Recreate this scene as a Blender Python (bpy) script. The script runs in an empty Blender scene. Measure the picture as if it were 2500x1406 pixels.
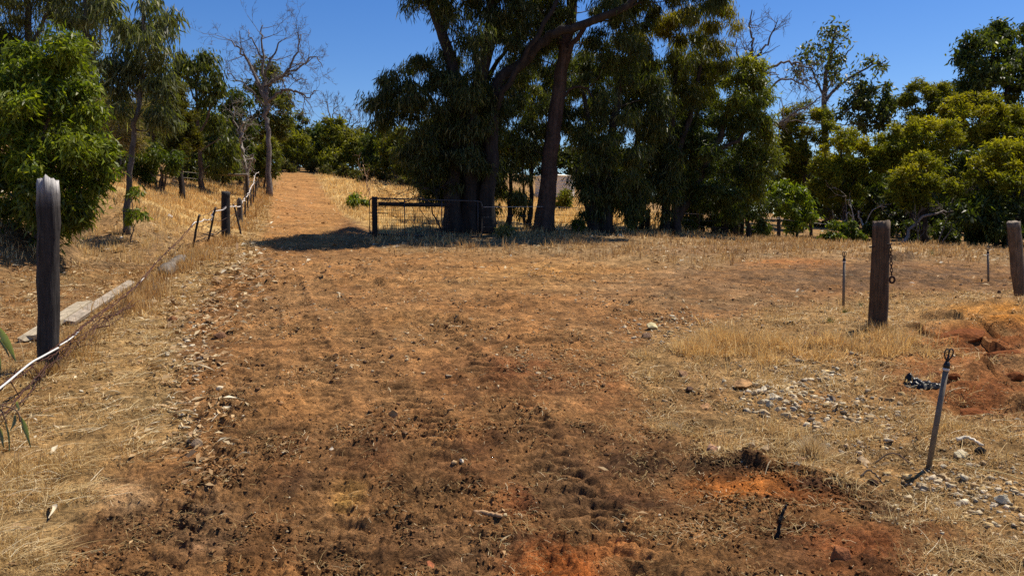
import bpy, bmesh, math, random
import numpy as np
from mathutils import Vector, Matrix

rng = np.random.default_rng(11)
random.seed(5)
C = bpy.context.scene.collection
PI = math.pi

# ------------------------------------------------------------------ camera model (photo pixels 2500 x 1406)
F, CX, CY, CAMH = 1819.0, 1250.0, 703.0, 1.6
PITCH = math.atan((CY - 548.0) / F)
cp, sp = math.cos(PITCH), math.sin(PITCH)


def P(px, py, D):
    """the point that stands D metres in front of the viewpoint along a sight line"""
    u, v = (px - CX) / F, -(py - CY) / F
    y, z = v * sp + cp, v * cp - sp
    t = D / y
    return np.array((u * t, D, CAMH + z * t))


def proj(X, Y, Z):
    dz = Z - CAMH
    f = np.maximum(Y * cp - dz * sp, 0.05)
    up = Y * sp + dz * cp
    return CX + F * X / f, CY - F * up / f


# ------------------------------------------------------------------ noise
_perm = np.random.default_rng(3).permutation(256)
_perm = np.concatenate([_perm, _perm, _perm])
_ang = np.random.default_rng(4).uniform(0, 2 * PI, 256)
_gx, _gy = np.cos(_ang), np.sin(_ang)


def perlin(x, y, seed=0):
    x = np.asarray(x, dtype=np.float64) + seed * 17.31
    y = np.asarray(y, dtype=np.float64) + seed * 9.77
    xi, yi = np.floor(x).astype(np.int64), np.floor(y).astype(np.int64)
    xf, yf = x - xi, y - yi
    xi &= 255
    yi &= 255
    u = xf * xf * xf * (xf * (xf * 6 - 15) + 10)
    v = yf * yf * yf * (yf * (yf * 6 - 15) + 10)

    def g(ix, iy, dx, dy):
        h = _perm[_perm[ix & 255] + (iy & 255)]
        return _gx[h] * dx + _gy[h] * dy
    a = g(xi, yi, xf, yf)
    b = g(xi + 1, yi, xf - 1, yf)
    c = g(xi, yi + 1, xf, yf - 1)
    d = g(xi + 1, yi + 1, xf - 1, yf - 1)
    return (a + u * (b - a) + v * (c + u * (d - c) - (a + u * (b - a)))) * 1.4


def fbm(x, y, octv=3, seed=0):
    s, a, f = 0, 1, 1
    for i in range(octv):
        s = s + a * perlin(x * f, y * f, seed + i)
        a *= .5
        f *= 2.03
    return s


# ------------------------------------------------------------------ terrain: a smooth sheet through surveyed spots
CTRL = []
for px, py, D in [
    (740, 500, 36), (725, 421, 60), (870, 440, 55), (1000, 470, 45), (1400, 487, 48), (915, 580, 22), (1160, 576, 22.8),
    (1500, 562, 26), (1700, 570, 29), (1900, 580, 32), (2000, 585, 34), (2300, 600, 30), (2490, 615, 26),
    (2140, 808, 9), (2495, 745, 11), (2060, 748, 11.5), (2412, 690, 15.5), (2265, 1145, 4.75), (118, 905, 6.8),
    (200, 680, 13.5), (50, 640, 16), (200, 720, 11.5), (60, 800, 8.6), (480, 605, 18.5), (552, 582, 20.5),
    (600, 520, 28), (640, 432, 55), (490, 458, 32), (400, 460, 29), (300, 490, 20), (450, 520, 23), (250, 420, 24),
    (0, 340, 28), (100, 540, 15), (0, 560, 13.5), (330, 600, 17), (200, 622, 15.5), (400, 645, 15.5), (450, 652, 14.5),
    (300, 790, 9.3), (700, 640, 16.6), (1250, 600, 20), (1250, 640, 16.5), (1800, 640, 17.5), (2200, 650, 18), (1250, 800, 9),
    (1700, 800, 9.2), (700, 800, 9), (650, 560, 23), (850, 530, 27), (600, 700, 12.5), (1100, 700, 12.6), (1900, 720, 12.6),
]:
    CTRL.append(tuple(P(px, py, D)))
for X in (-14, -7, -2, 2, 7, 14):
    CTRL += [(X, -8, -.1), (X, 0, -.02), (X, 3.3, 0.0)]
for X, Y in ((-3, 4.8), (0, 4.8), (3, 4.8)):
    CTRL.append((X, Y, .05))
CTRL += [(-60, 40, 6.5), (-45, 80, 9.5), (0, 90, 7.2), (-15, 75, 7.0), (0, 70, 6.3), (30, 60, 1.6), (40, 80, .5), (60, 50, -.5), (30, 40, .5), (25, 20, .3), (-25, 12, 2.2), (-40, 5, 2.0), (40, 5, .2), (120, 120, -3), (-120, 150, 12), (0, 160, 7)]
CTRL = np.array(CTRL)


def _phi(r2):
    return np.where(r2 > 1e-12, .5 * r2 * np.log(np.maximum(r2, 1e-12)), 0)


def _solve():
    # work in a warped plane so that near spots count as finely as far ones
    A = warp(CTRL[:, 0], CTRL[:, 1])
    n = len(A)
    K = _phi(((A[:, None, :] - A[None, :, :]) ** 2).sum(-1)) + np.eye(n) * .004
    Q = np.c_[np.ones(n), A]
    M = np.block([[K, Q], [Q.T, np.zeros((3, 3))]])
    w = np.linalg.solve(M, np.r_[CTRL[:, 2], np.zeros(3)])
    return A, w


def warp(X, Y):
    r = np.sqrt(X * X + Y * Y + 36)
    s = 12 * np.log(1 + r / 12) / r
    return np.stack([X * s, Y * s], -1)


_TA, _TW = _solve()


def hbase(X, Y):
    X = np.asarray(X, float)
    shp = X.shape
    X = X.ravel()
    Y = np.asarray(Y, float).ravel()
    out = np.empty(len(X))
    for i in range(0, len(X), 60000):
        W = warp(X[i:i + 60000], Y[i:i + 60000])
        r2 = ((W[:, None, 0] - _TA[None, :, 0]) ** 2 + (W[:, None, 1] - _TA[None, :, 1]) ** 2)
        out[i:i + 60000] = _phi(r2) @ _TW[:-3] + _TW[-3] + W @ _TW[-2:]
    return out.reshape(shp)


# local mounds and hollows: (px, py, half-width m, half-depth m, height m)
BUMPS = []


def hit(px, py):
    """where a sight line meets the ground"""
    Ds = np.geomspace(2.4, 140, 500)
    u, v = (px - CX) / F, -(py - CY) / F
    y, z = v * sp + cp, v * cp - sp
    X, Z = u * Ds / y, CAMH + z * Ds / y
    h = hbase(X, Ds)
    k = np.nonzero(Z < h)[0]
    if len(k) == 0:
        D = 90.0
    else:
        k = max(1, k[0])
        a, b = Z[k - 1] - h[k - 1], Z[k] - h[k]
        t = a / (a - b) if a != b else 0
        D = Ds[k - 1] + t * (Ds[k] - Ds[k - 1])
    return np.array((u * D / y, D, float(hbase(np.array([u * D / y]), np.array([D]))[0])))


for px, py, rx, ry, h in [
    (2470, 775, 1.0, .55, .26), (2350, 815, .6, .16, -.12), (2440, 838, .8, .22, -.16), (2290, 800, .4, .2, .08), (2340, 850, .55, .16, .15), (2480, 800, .7, .2, .14),
    (2400, 935, .38, .16, .16), (2400, 990, .40, .12, -.12), (2310, 925, .2, .10, -.10), (2480, 900, .35, .15, .12), (2360, 960, .25, .10, .08),
    (2470, 935, .2, .1, -.08), (2160, 612, 1.0, .6, .16), (2190, 628, .8, .35, -.22), (2105, 628, .5, .3, -.1), (2230, 612, .8, .5, .12),
    (1850, 960, .45, .35, .05), (1200, 885, .4, .3, .04), (430, 700, .35, 1.2, .06), (520, 640, .6, 1.0, .08), (330, 800, .25, 1.6, .05),
    (300, 655, 1.2, .4, .10), (90, 660, 1.2, .3, .08), (860, 560, .4, 1.8, .10), (660, 520, .35, 5, .12), (740, 480, .9, 9, -.08),
    (1740, 1130, .5, .12, .05), (1950, 1175, .5, .12, .05), (2450, 760, .4, .3, .05),
]:
    q = hit(px, py)
    BUMPS.append((q[0], q[1], rx, ry, h))


def hsmooth(X, Y):
    z = hbase(X, Y)
    for bx, by, rx, ry, h in BUMPS:
        r2 = ((X - bx) / rx) ** 2 + ((Y - by) / ry) ** 2
        z = z + h * np.exp(-r2 * 1.1)
    return z + .035 * fbm(X * .55, Y * .55, 2, 5) * np.clip(Y / 6, .3, 1)


def G(px, py):
    q = hit(px, py)
    q[2] = float(hsmooth(np.array([q[0]]), np.array([q[1]]))[0])
    return q


def gz(x, y):
    return float(hsmooth(np.array([float(x)]), np.array([float(y)]))[0])


# ------------------------------------------------------------------ mesh helpers
def make_mesh(name, V, quads=None, tris=None, col=None, smooth=False):
    V = np.asarray(V, np.float32)
    nq = 0 if quads is None else len(quads)
    nt = 0 if tris is None else len(tris)
    me = bpy.data.meshes.new(name)
    me.vertices.add(len(V))
    me.vertices.foreach_set('co', V.ravel())
    loops = []
    if nq:
        loops.append(np.asarray(quads, np.int32).ravel())
    if nt:
        loops.append(np.asarray(tris, np.int32).ravel())
    loops = np.concatenate(loops) if loops else np.zeros(0, np.int32)
    me.loops.add(len(loops))
    me.loops.foreach_set('vertex_index', loops)
    me.polygons.add(nq + nt)
    st = np.concatenate([np.arange(nq) * 4, nq * 4 + np.arange(nt) * 3]).astype(np.int32)
    me.polygons.foreach_set('loop_start', st)
    me.polygons.foreach_set('loop_total', np.concatenate([np.full(nq, 4), np.full(nt, 3)]).astype(np.int32))
    if smooth:
        me.polygons.foreach_set('use_smooth', np.ones(nq + nt, bool))
    me.update(calc_edges=True)
    if col is not None:
        a = me.color_attributes.new('Col', 'FLOAT_COLOR', 'POINT')
        c = np.ones((len(V), 4), np.float32)
        c[:, :3] = col
        a.data.foreach_set('color', c.ravel())
    return me


def link(name, me, mat, parent=None, loc=None):
    o = bpy.data.objects.new(name, me)
    C.objects.link(o)
    if mat is not None:
        me.materials.append(mat)
    if parent is not None:
        o.parent = parent
    if loc is not None:
        o.location = loc
    return o


def tag(o, label=None, cat=None, group=None, kind=None):
    if label:
        o['label'] = label
    if cat:
        o['category'] = cat
    if group:
        o['group'] = group
    if kind:
        o['kind'] = kind
    return o


def empty(name, loc, label, cat, group=None):
    o = bpy.data.objects.new(name, None)
    C.objects.link(o)
    o.location = [float(c) for c in loc]
    o.empty_display_size = .2
    return tag(o, label, cat, group)


class MB:
    """collects vertices and faces of one mesh"""

    def __init__(self):
        self.v, self.q, self.t, self.c, self.n = [], [], [], [], 0

    def add(self, V, quads=None, tris=None, col=(1, 1, 1)):
        V = np.asarray(V, float)
        self.v.append(V)
        c = np.empty((len(V), 3))
        c[:] = col
        self.c.append(c)
        if quads is not None and len(quads):
            self.q.append(np.asarray(quads, int) + self.n)
        if tris is not None and len(tris):
            self.t.append(np.asarray(tris, int) + self.n)
        self.n += len(V)

    def tube(self, pts, rad, sides=8, col=(1, 1, 1), cap=True, wob=0.0, seed=0):
        pts = np.asarray(pts, float)
        n = len(pts)
        rad = np.broadcast_to(np.asarray(rad, float), (n,))
        tan = np.gradient(pts, axis=0)
        tan /= np.linalg.norm(tan, axis=1)[:, None] + 1e-9
        ref = np.array((0.31, 0.95, 0.05)) if abs(tan[0][2]) > .6 else np.array((0, 0, 1.0))
        s = np.cross(tan, ref)
        s /= np.linalg.norm(s, axis=1)[:, None] + 1e-9
        b = np.cross(tan, s)
        a = np.arange(sides) * 2 * PI / sides
        rr = rad[:, None] * np.ones(sides)[None, :]
        if wob:
            r2 = np.random.default_rng(seed + 77)
            rr = rr * (1 + wob * (r2.normal(size=sides)[None, :] * .8 + r2.normal(size=(n, sides)) * .45))
        V = pts[:, None, :] + rr[:, :, None] * (np.cos(a)[None, :, None] * s[:, None, :] + np.sin(a)[None, :, None] * b[:, None, :])
        i = np.arange(n - 1)[:, None] * sides
        j = np.arange(sides)[None, :]
        j2 = (j + 1) % sides
        quads = np.stack([i + j, i + j2, i + sides + j2, i + sides + j], -1).reshape(-1, 4)
        V = V.reshape(-1, 3)
        tris = None
        if cap:
            V = np.vstack([V, pts[0], pts[-1]])
            k = n * sides
            jj = np.arange(sides)
            jn = (jj + 1) % sides
            tris = np.vstack([np.stack([jn, jj, np.full(sides, k)], -1), np.stack([(n - 1) * sides + jj, (n - 1) * sides + jn, np.full(sides, k + 1)], -1)])
        if np.ndim(col) == 2:
            cc = np.repeat(np.asarray(col), sides, axis=0)
            if cap:
                cc = np.vstack([cc, col[0], col[-1]])
            col = cc
        self.add(V, quads, tris, col)

    def box(self, c, sx, sy, sz, R=None, col=(1, 1, 1), jit=0):
        V = np.array([(x, y, z) for z in (-1, 1) for y in (-1, 1) for x in (-1, 1)], float) * (sx / 2, sy / 2, sz / 2)
        if jit:
            V += rng.normal(size=V.shape) * jit
        if R is not None:
            V = V @ np.asarray(R).T
        V += np.asarray(c, float)
        self.add(V, [(0, 2, 3, 1), (4, 5, 7, 6), (0, 1, 5, 4), (2, 6, 7, 3), (0, 4, 6, 2), (1, 3, 7, 5)], None, col)

    def build(self, name, mat, parent=None, smooth=True, origin=None):
        V = np.vstack(self.v)
        off = np.zeros(3)
        if parent is not None:
            off = np.array(parent.location)
        elif origin is not None:
            off = np.array(origin, float)
        q = np.vstack(self.q) if self.q else None
        t = np.vstack(self.t) if self.t else None
        me = make_mesh(name, V - off, q, t, np.vstack(self.c), smooth)
        o = link(name, me, mat, parent)
        if parent is None and origin is not None:
            o.location = [float(k) for k in origin]
        return o


def smooth_path(pts, n=6, jit=0.0, seed=0):
    """Catmull-Rom through the points"""
    p = np.asarray(pts, float)
    if len(p) < 3:
        t = np.linspace(0, 1, n * 2)[:, None]
        out = p[0] * (1 - t) + p[-1] * t
    else:
        e = np.vstack([2 * p[0] - p[1], p, 2 * p[-1] - p[-2]])
        out = []
        for i in range(1, len(e) - 2):
            for t in np.linspace(0, 1, n, endpoint=False):
                a, b, c, d = e[i - 1], e[i], e[i + 1], e[i + 2]
                out.append(.5 * (2 * b + (c - a) * t + (2 * a - 5 * b + 4 * c - d) * t * t + (3 * b - a - 3 * c + d) * t ** 3))
        out.append(p[-1])
        out = np.array(out)
    if jit:
        r = np.random.default_rng(seed)
        out[1:-1] += r.normal(size=out[1:-1].shape) * jit
    return out


# ------------------------------------------------------------------ materials
def nodes(name):
    m = bpy.data.materials.new(name)
    m.use_nodes = True
    nt = m.node_tree
    nt.nodes.clear()
    out = nt.nodes.new('ShaderNodeOutputMaterial')
    return m, nt, out


def N(nt, typ, **kw):
    n = nt.nodes.new(typ)
    for k, v in kw.items():
        if k in n.inputs:
            n.inputs[k].default_value = v
        else:
            setattr(n, k, v)
    return n


def mix(nt, fac, a, b, blend='MIX'):
    m = nt.nodes.new('ShaderNodeMix')
    m.data_type = 'RGBA'
    m.blend_type = blend
    for sock, v in ((m.inputs[0], fac), (m.inputs[6], a), (m.inputs[7], b)):
        if hasattr(v, 'links'):
            nt.links.new(v, sock)
        elif isinstance(v, (int, float)):
            sock.default_value = v
        else:
            sock.default_value = (*v, 1) if len(v) == 3 else v
    return m.outputs[2]


def ramp(nt, sock, lo, hi, a=0.0, b=1.0):
    r = nt.nodes.new('ShaderNodeMapRange')
    r.inputs[1].default_value, r.inputs[2].default_value, r.inputs[3].default_value, r.inputs[4].default_value = lo, hi, a, b
    nt.links.new(sock, r.inputs[0])
    return r.outputs[0]


def noise(nt, vec, scale, detail=3, rough=.6):
    n = N(nt, 'ShaderNodeTexNoise', Scale=scale, Detail=detail, Roughness=rough)
    nt.links.new(vec, n.inputs['Vector'])
    return n.outputs[0]


def vcol(nt):
    return N(nt, 'ShaderNodeVertexColor', layer_name='Col').outputs[0]


def mat_ground():
    m, nt, out = nodes('dry_earth')
    geo = N(nt, 'ShaderNodeNewGeometry').outputs['Position']
    c = vcol(nt)
    n1 = noise(nt, geo, 9, 5, .65)
    n2 = noise(nt, geo, 38, 5, .7)
    n3 = noise(nt, geo, 1.3, 3, .6)
    k1 = ramp(nt, n1, .3, .7, .45, 1.6)
    k2 = ramp(nt, n2, .32, .68, .42, 1.6)
    k3 = ramp(nt, n3, .3, .7, .84, 1.18)
    mul = N(nt, 'ShaderNodeMath', operation='MULTIPLY')
    nt.links.new(k1, mul.inputs[0])
    nt.links.new(k2, mul.inputs[1])
    mul2 = N(nt, 'ShaderNodeMath', operation='MULTIPLY')
    nt.links.new(mul.outputs[0], mul2.inputs[0])
    nt.links.new(k3, mul2.inputs[1])
    vm = N(nt, 'ShaderNodeVectorMath', operation='SCALE')
    nt.links.new(c, vm.inputs[0])
    nt.links.new(mul2.outputs[0], vm.inputs['Scale'])
    # straw-coloured flecks
    fl = noise(nt, geo, 130, 2, .5)
    f = ramp(nt, fl, .64, .70, 0, .4)
    col = mix(nt, f, vm.outputs[0], (.30, .19, .085))
    bs = N(nt, 'ShaderNodeBsdfPrincipled', Roughness=.95)
    bs.inputs['Specular IOR Level'].default_value = .12
    nt.links.new(col, bs.inputs['Base Color'])
    b1 = N(nt, 'ShaderNodeBump', Strength=1.0, Distance=.035)
    nt.links.new(noise(nt, geo, 28, 6, .7), b1.inputs['Height'])
    b2 = N(nt, 'ShaderNodeBump', Strength=1.0, Distance=.014)
    nt.links.new(noise(nt, geo, 70, 4, .7), b2.inputs['Height'])
    nt.links.new(b1.outputs[0], b2.inputs['Normal'])
    nt.links.new(b2.outputs[0], bs.inputs['Normal'])
    nt.links.new(bs.outputs[0], out.inputs[0])
    return m


def mat_leaf(name, trans=.3, rough=.42, spec=.45, tint=(1.15, 1.25, .55)):
    m, nt, out = nodes(name)
    c = vcol(nt)
    bs = N(nt, 'ShaderNodeBsdfPrincipled', Roughness=rough)
    bs.inputs['Specular IOR Level'].default_value = spec
    nt.links.new(c, bs.inputs['Base Color'])
    tr = N(nt, 'ShaderNodeBsdfTranslucent')
    tc = mix(nt, 1.0, c, tint, 'MULTIPLY')
    nt.links.new(tc, tr.inputs['Color'])
    ms = N(nt, 'ShaderNodeMixShader')
    ms.inputs[0].default_value = trans
    nt.links.new(bs.outputs[0], ms.inputs[1])
    nt.links.new(tr.outputs[0], ms.inputs[2])
    nt.links.new(ms.outputs[0], out.inputs[0])
    return m


def mat_wood(name, scale=(28, 28, 2.5), bump=.7, dist=.02, rough=.85, lo=.45, hi=1.5):
    m, nt, out = nodes(name)
    tc = N(nt, 'ShaderNodeTexCoord').outputs['Object']
    mp = N(nt, 'ShaderNodeMapping')
    mp.inputs['Scale'].default_value = scale
    nt.links.new(tc, mp.inputs['Vector'])
    n1 = noise(nt, mp.outputs[0], 1.0, 6, .65)
    n2 = noise(nt, tc, 7, 4, .6)
    vm = N(nt, 'ShaderNodeVectorMath', operation='SCALE')
    nt.links.new(vcol(nt), vm.inputs[0])
    mm = N(nt, 'ShaderNodeMath', operation='MULTIPLY')
    nt.links.new(ramp(nt, n1, .3, .7, lo, hi), mm.inputs[0])
    nt.links.new(ramp(nt, n2, .3, .7, .7, 1.3), mm.inputs[1])
    nt.links.new(mm.outputs[0], vm.inputs['Scale'])
    bs = N(nt, 'ShaderNodeBsdfPrincipled', Roughness=rough)
    bs.inputs['Specular IOR Level'].default_value = .25
    nt.links.new(vm.outputs[0], bs.inputs['Base Color'])
    b = N(nt, 'ShaderNodeBump', Strength=bump, Distance=dist)
    nt.links.new(n1, b.inputs['Height'])
    nt.links.new(b.outputs[0], bs.inputs['Normal'])
    nt.links.new(bs.outputs[0], out.inputs[0])
    return m


def mat_plain(name, rough=.6, metal=0.0, nscale=20, lo=.7, hi=1.3, bump=.3, dist=.01, spec=.4):
    m, nt, out = nodes(name)
    tc = N(nt, 'ShaderNodeTexCoord').outputs['Object']
    n1 = noise(nt, tc, nscale, 5, .65)
    vm = N(nt, 'ShaderNodeVectorMath', operation='SCALE')
    nt.links.new(vcol(nt), vm.inputs[0])
    nt.links.new(ramp(nt, n1, .3, .7, lo, hi), vm.inputs['Scale'])
    bs = N(nt, 'ShaderNodeBsdfPrincipled', Roughness=rough, Metallic=metal)
    bs.inputs['Specular IOR Level'].default_value = spec
    nt.links.new(vm.outputs[0], bs.inputs['Base Color'])
    b = N(nt, 'ShaderNodeBump', Strength=bump, Distance=dist)
    nt.links.new(n1, b.inputs['Height'])
    nt.links.new(b.outputs[0], bs.inputs['Normal'])
    nt.links.new(bs.outputs[0], out.inputs[0])
    return m


M = dict(
    ground=mat_ground(),
    leaf=mat_leaf('gum_leaf', .46, .45, .28, (1.3, 1.35, .35)),
    soft=mat_leaf('soft_leaf', .42, .6, .15, (1.22, 1.3, .35)),
    grass=mat_leaf('dry_straw', .35, .75, .15, (1.1, .95, .75)),
    litter=mat_leaf('dead_leaf', .12, .7, .2, (1, .9, .7)),
    bark=mat_wood('bark', (9, 9, 1.2), 1.0, .06, .9, .45, 1.55),
    post=mat_wood('weathered_post', (45, 45, 2.0), 1.0, .02, .8, .4, 1.6),
    plank=mat_wood('old_plank', (4, 40, 40), .6, .008, .85, .7, 1.3),
    rail=mat_wood('rail_wood', (6, 6, 6), .5, .01, .85, .7, 1.3),
    stone=mat_plain('stone', .9, 0, 14, .55, 1.4, .9, .03, .2),
    clod=mat_plain('clod', 1.0, 0, 25, .5, 1.4, 1.0, .03, .1),
    steel=mat_plain('dull_steel', .65, .1, 30, .7, 1.25, .2, .002, .4),
    rust=mat_plain('rusty_steel', .85, .2, 40, .5, 1.5, .5, .004, .3),
    tank=mat_plain('tank_steel', .5, .25, 3, .85, 1.1, .1, .01, .4),
    plastic=mat_plain('black_plastic', .4, 0, 12, .8, 1.2, .2, .02, .3),
    cord=mat_plain('cord', .6, 0, 30, .9, 1.1, .1, .002, .3),
)


# ------------------------------------------------------------------ masks in photo pixels, used once to lay out soils and grasses
def pip(poly, x, y):
    inside = np.zeros(x.shape, bool)
    n = len(poly)
    for i in range(n):
        x1, y1 = poly[i]
        x2, y2 = poly[(i + 1) % n]
        if y1 == y2:
            continue
        c = ((y1 > y) != (y2 > y)) & (x < (x2 - x1) * (y - y1) / (y2 - y1) + x1)
        inside ^= c
    return inside


def edge_dist(poly, x, y):
    d = np.full(x.shape, 1e9)
    n = len(poly)
    for i in range(n):
        a = np.array(poly[i], float)
        b = np.array(poly[(i + 1) % n], float)
        ab = b - a
        t = np.clip(((x - a[0]) * ab[0] + (y - a[1]) * ab[1]) / (ab @ ab + 1e-9), 0, 1)
        d = np.minimum(d, np.hypot(x - a[0] - t * ab[0], y - a[1] - t * ab[1]))
    return d


TRACK = [(690, 422), (765, 422), (800, 470), (850, 530), (895, 580), (930, 612), (1200, 622), (1500, 634), (1700, 660), (1860, 640), (2000, 626), (2500, 642), (3300, 650),
         (3300, 722), (2450, 720), (2100, 730), (1930, 758), (1740, 795), (1580, 825), (1540, 900), (1640, 1040), (1760, 1130), (2000, 1190), (2130, 1290), (2230, 1406), (2300, 3000),
         (-400, 3000), (120, 1406), (190, 1260), (300, 1150), (465, 1070), (430, 950), (440, 800), (520, 690), (610, 640), (652, 560), (664, 480)]
VERGE = [(-700, 900), (60, 880), (200, 800), (330, 715), (420, 640), (500, 600), (590, 570), (620, 500), (640, 440), (662, 440), (656, 520), (640, 590), (600, 630), (520, 680), (440, 800), (430, 950),
         (465, 1070), (300, 1150), (190, 1260), (110, 1406), (60, 3000), (-1500, 3000)]
PADDOCK = [(190, 430), (260, 400), (400, 455), (500, 440), (600, 445), (640, 440), (620, 500), (590, 570), (500, 560), (430, 560), (330, 520), (240, 500)]
BANK = [(-600, 300), (20, 330), (240, 420), (330, 520), (440, 560), (470, 600), (400, 640), (-600, 640)]
LEFTFLAT = [(-700, 640), (420, 640), (330, 715), (200, 800), (60, 880), (-700, 900)]
RPADD = [(775, 422), (900, 440), (1060, 455), (1260, 470), (1500, 500), (1700, 540), (1700, 562), (1400, 555), (1090, 560), (925, 575), (850, 530), (800, 470)]
GROVE = [(880, 572), (1100, 570), (1500, 565), (1900, 575), (2050, 590), (2500, 605), (3300, 620), (3300, 650), (2500, 642), (2000, 626), (1860, 640), (1700, 658), (1500, 632), (1200, 618), (930, 610)]
RIGHT = [(1580, 825), (1740, 795), (1930, 758), (2100, 730), (2450, 720), (3300, 722), (3300, 3000), (2300, 3000), (2230, 1406), (2130, 1290), (2000, 1190), (1760, 1130), (1640, 1040), (1540, 900)]
TALLR = [(1600, 850), (1690, 800), (1850, 815), (2000, 840), (2220, 800), (2270, 850), (2150, 890), (1990, 900), (1880, 895), (1760, 900), (1640, 890)]

# patches of differently coloured earth: px, py, rx, ry, colour, strength
PATCH = [
    (1830, 1180, 130, 38, (.56, .175, .026), 1.0), (1830, 1185, 100, 26, (.56, .175, .026), .9), (1740, 1170, 70, 28, (.36, .12, .028), .8), (1960, 1215, 110, 30, (.30, .095, .024), .8), (2200, 1290, 220, 50, (.16, .055, .018), .6), (2100, 1340, 220, 60, (.20, .065, .02), .8),
    (1390, 1365, 125, 55, (.52, .135, .022), 1.0), (1390, 1370, 90, 40, (.52, .135, .022), .9), (1240, 1235, 90, 40, (.27, .075, .02), .8), (1030, 1020, 90, 45, (.27, .105, .03), .6),
    (1130, 1130, 45, 60, (.30, .13, .045), .6), (1220, 890, 130, 40, (.19, .07, .022), .7), (1250, 930, 160, 50, (.18, .062, .022), .6), (1480, 960, 60, 40, (.20, .065, .02), .5), (840, 1195, 42, 27, (.62, .34, .07), 1.0), (300, 1230, 65, 38, (.50, .30, .14), .8),
    (700, 970, 130, 60, (.34, .17, .06), .7), (900, 790, 240, 45, (.30, .16, .058), .6), (700, 760, 200, 30, (.26, .13, .05), .5),
    (1250, 690, 300, 26, (.30, .165, .06), .7), (1350, 662, 180, 16, (.38, .19, .055), .8), (1640, 690, 220, 30, (.27, .155, .07), .6), (900, 660, 260, 25, (.29, .145, .055), .5),
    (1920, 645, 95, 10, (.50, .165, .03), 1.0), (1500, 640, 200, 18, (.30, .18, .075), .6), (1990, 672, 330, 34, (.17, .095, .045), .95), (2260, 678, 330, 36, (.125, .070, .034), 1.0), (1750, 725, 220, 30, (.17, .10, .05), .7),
    (2430, 765, 130, 26, (.44, .19, .035), 1.0), (2400, 820, 170, 38, (.27, .09, .022), 1.0), (2330, 920, 150, 60, (.28, .085, .022), .95), (2420, 960, 110, 50, (.26, .08, .02), .9), (2200, 890, 110, 25, (.33, .13, .035), .6), (2480, 860, 140, 30, (.24, .085, .026), .9), (2460, 990, 120, 40, (.22, .08, .026), .8), (2450, 900, 160, 24, (.33, .16, .06), .6), (1980, 985, 70, 40, (.30, .14, .045), .6),
    (1000, 1110, 420, 70, (.125, .052, .020), .75), (1330, 1120, 280, 70, (.10, .046, .019), .8), (1500, 1210, 230, 60, (.085, .038, .017), .8), (1750, 1110, 260, 40, (.09, .042, .018), .7), (2050, 1190, 200, 24, (.075, .033, .016), .75),
    (760, 1320, 330, 80, (.11, .048, .02), .6), (1150, 1330, 230, 60, (.085, .038, .018), .7), (350, 1330, 150, 60, (.11, .046, .017), .6), (520, 1290, 80, 70, (.25, .15, .085), .45), (2350, 1390, 200, 60, (.13, .05, .018), .7),
    (650, 1160, 180, 40, (.12, .055, .024), .5), (1700, 960, 90, 60, (.13, .06, .026), .5), (2180, 612, 130, 14, (.46, .32, .17), .9), (2190, 632, 60, 10, (.06, .035, .02), .9),
    (720, 500, 60, 60, (.33, .16, .06), .6), (560, 1010, 90, 90, (.2, .11, .045), .4), (300, 640, 170, 13, (.10, .06, .03), .8), (80, 655, 120, 11, (.11, .06, .03), .7), (160, 690, 150, 22, (.16, .12, .055), .5),
    (860, 560, 40, 25, (.13, .06, .03), .7), (240, 560, 130, 40, (.22, .14, .07), .5), (100, 600, 120, 40, (.15, .09, .05), .5), (1740, 610, 160, 12, (.20, .10, .055), .5), (1000, 600, 120, 12, (.20, .12, .055), .5),
    (1440, 600, 120, 10, (.18, .11, .05), .5), (1780, 1132, 70, 22, (.05, .025, .013), 1), (1890, 1160, 90, 18, (.05, .025, .013), 1), (2010, 1188, 90, 18, (.055, .027, .014), 1), (2120, 1235, 80, 26, (.06, .03, .015), .9), (90, 590, 160, 40, (.10, .058, .03), .8), (350, 590, 110, 25, (.17, .10, .048), .7), (420, 610, 70, 16, (.12, .068, .034), .7), (250, 720, 170, 30, (.20, .10, .038), .6), (60, 740, 120, 40, (.19, .095, .036), .5), (760, 620, 200, 16, (.17, .085, .035), .6), (1100, 625, 260, 12, (.22, .115, .045), .5), (1750, 735, 220, 26, (.21, .12, .05), .7),
]

# ------------------------------------------------------------------ ground
sa = np.arange(0, .80, .0023)
sb = [.80]
st = .004
while sb[-1] < 5:
    sb.append(sb[-1] + st)
    st *= 1.12
s = np.concatenate([-np.array(sb[::-1]), -sa[::-1][:-1], [0], sa[1:], np.array(sb)])
s = np.unique(np.round(s, 6))
ys = [2.4]
while ys[-1] < 1400:
    y = ys[-1]
    ys.append(y * (1.0030 if y < 9 else 1.0042 if y < 16 else 1.006 if y < 40 else 1.014 if y < 120 else 1.09))
back = []
y, st = 2.4, .02
while y > -60:
    y -= st
    st = min(st * 1.15, 8)
    back.append(y)
ys = np.array(back[::-1] + ys)
wY = np.where(ys > 2.4, ys, 2.4 + (2.4 - ys) * .9)
GX = s[None, :] * wY[:, None]
GY = np.repeat(ys[:, None], len(s), 1)
GX = GX + 0
nr, nc = GX.shape
x, yv = GX.ravel(), GY.ravel()
zs = hsmooth(x, yv)
far = np.clip((np.hypot(x, yv) - 130) / 300, 0, 1)
zs = zs * (1 - far) + far * np.minimum(zs, 6)
fpx, fpy = proj(x, yv, zs)
behind = yv < 2.6
fpx = np.where(behind, 1250 + x * 500, fpx)
fpy = np.where(behind, 2000, fpy)
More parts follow.
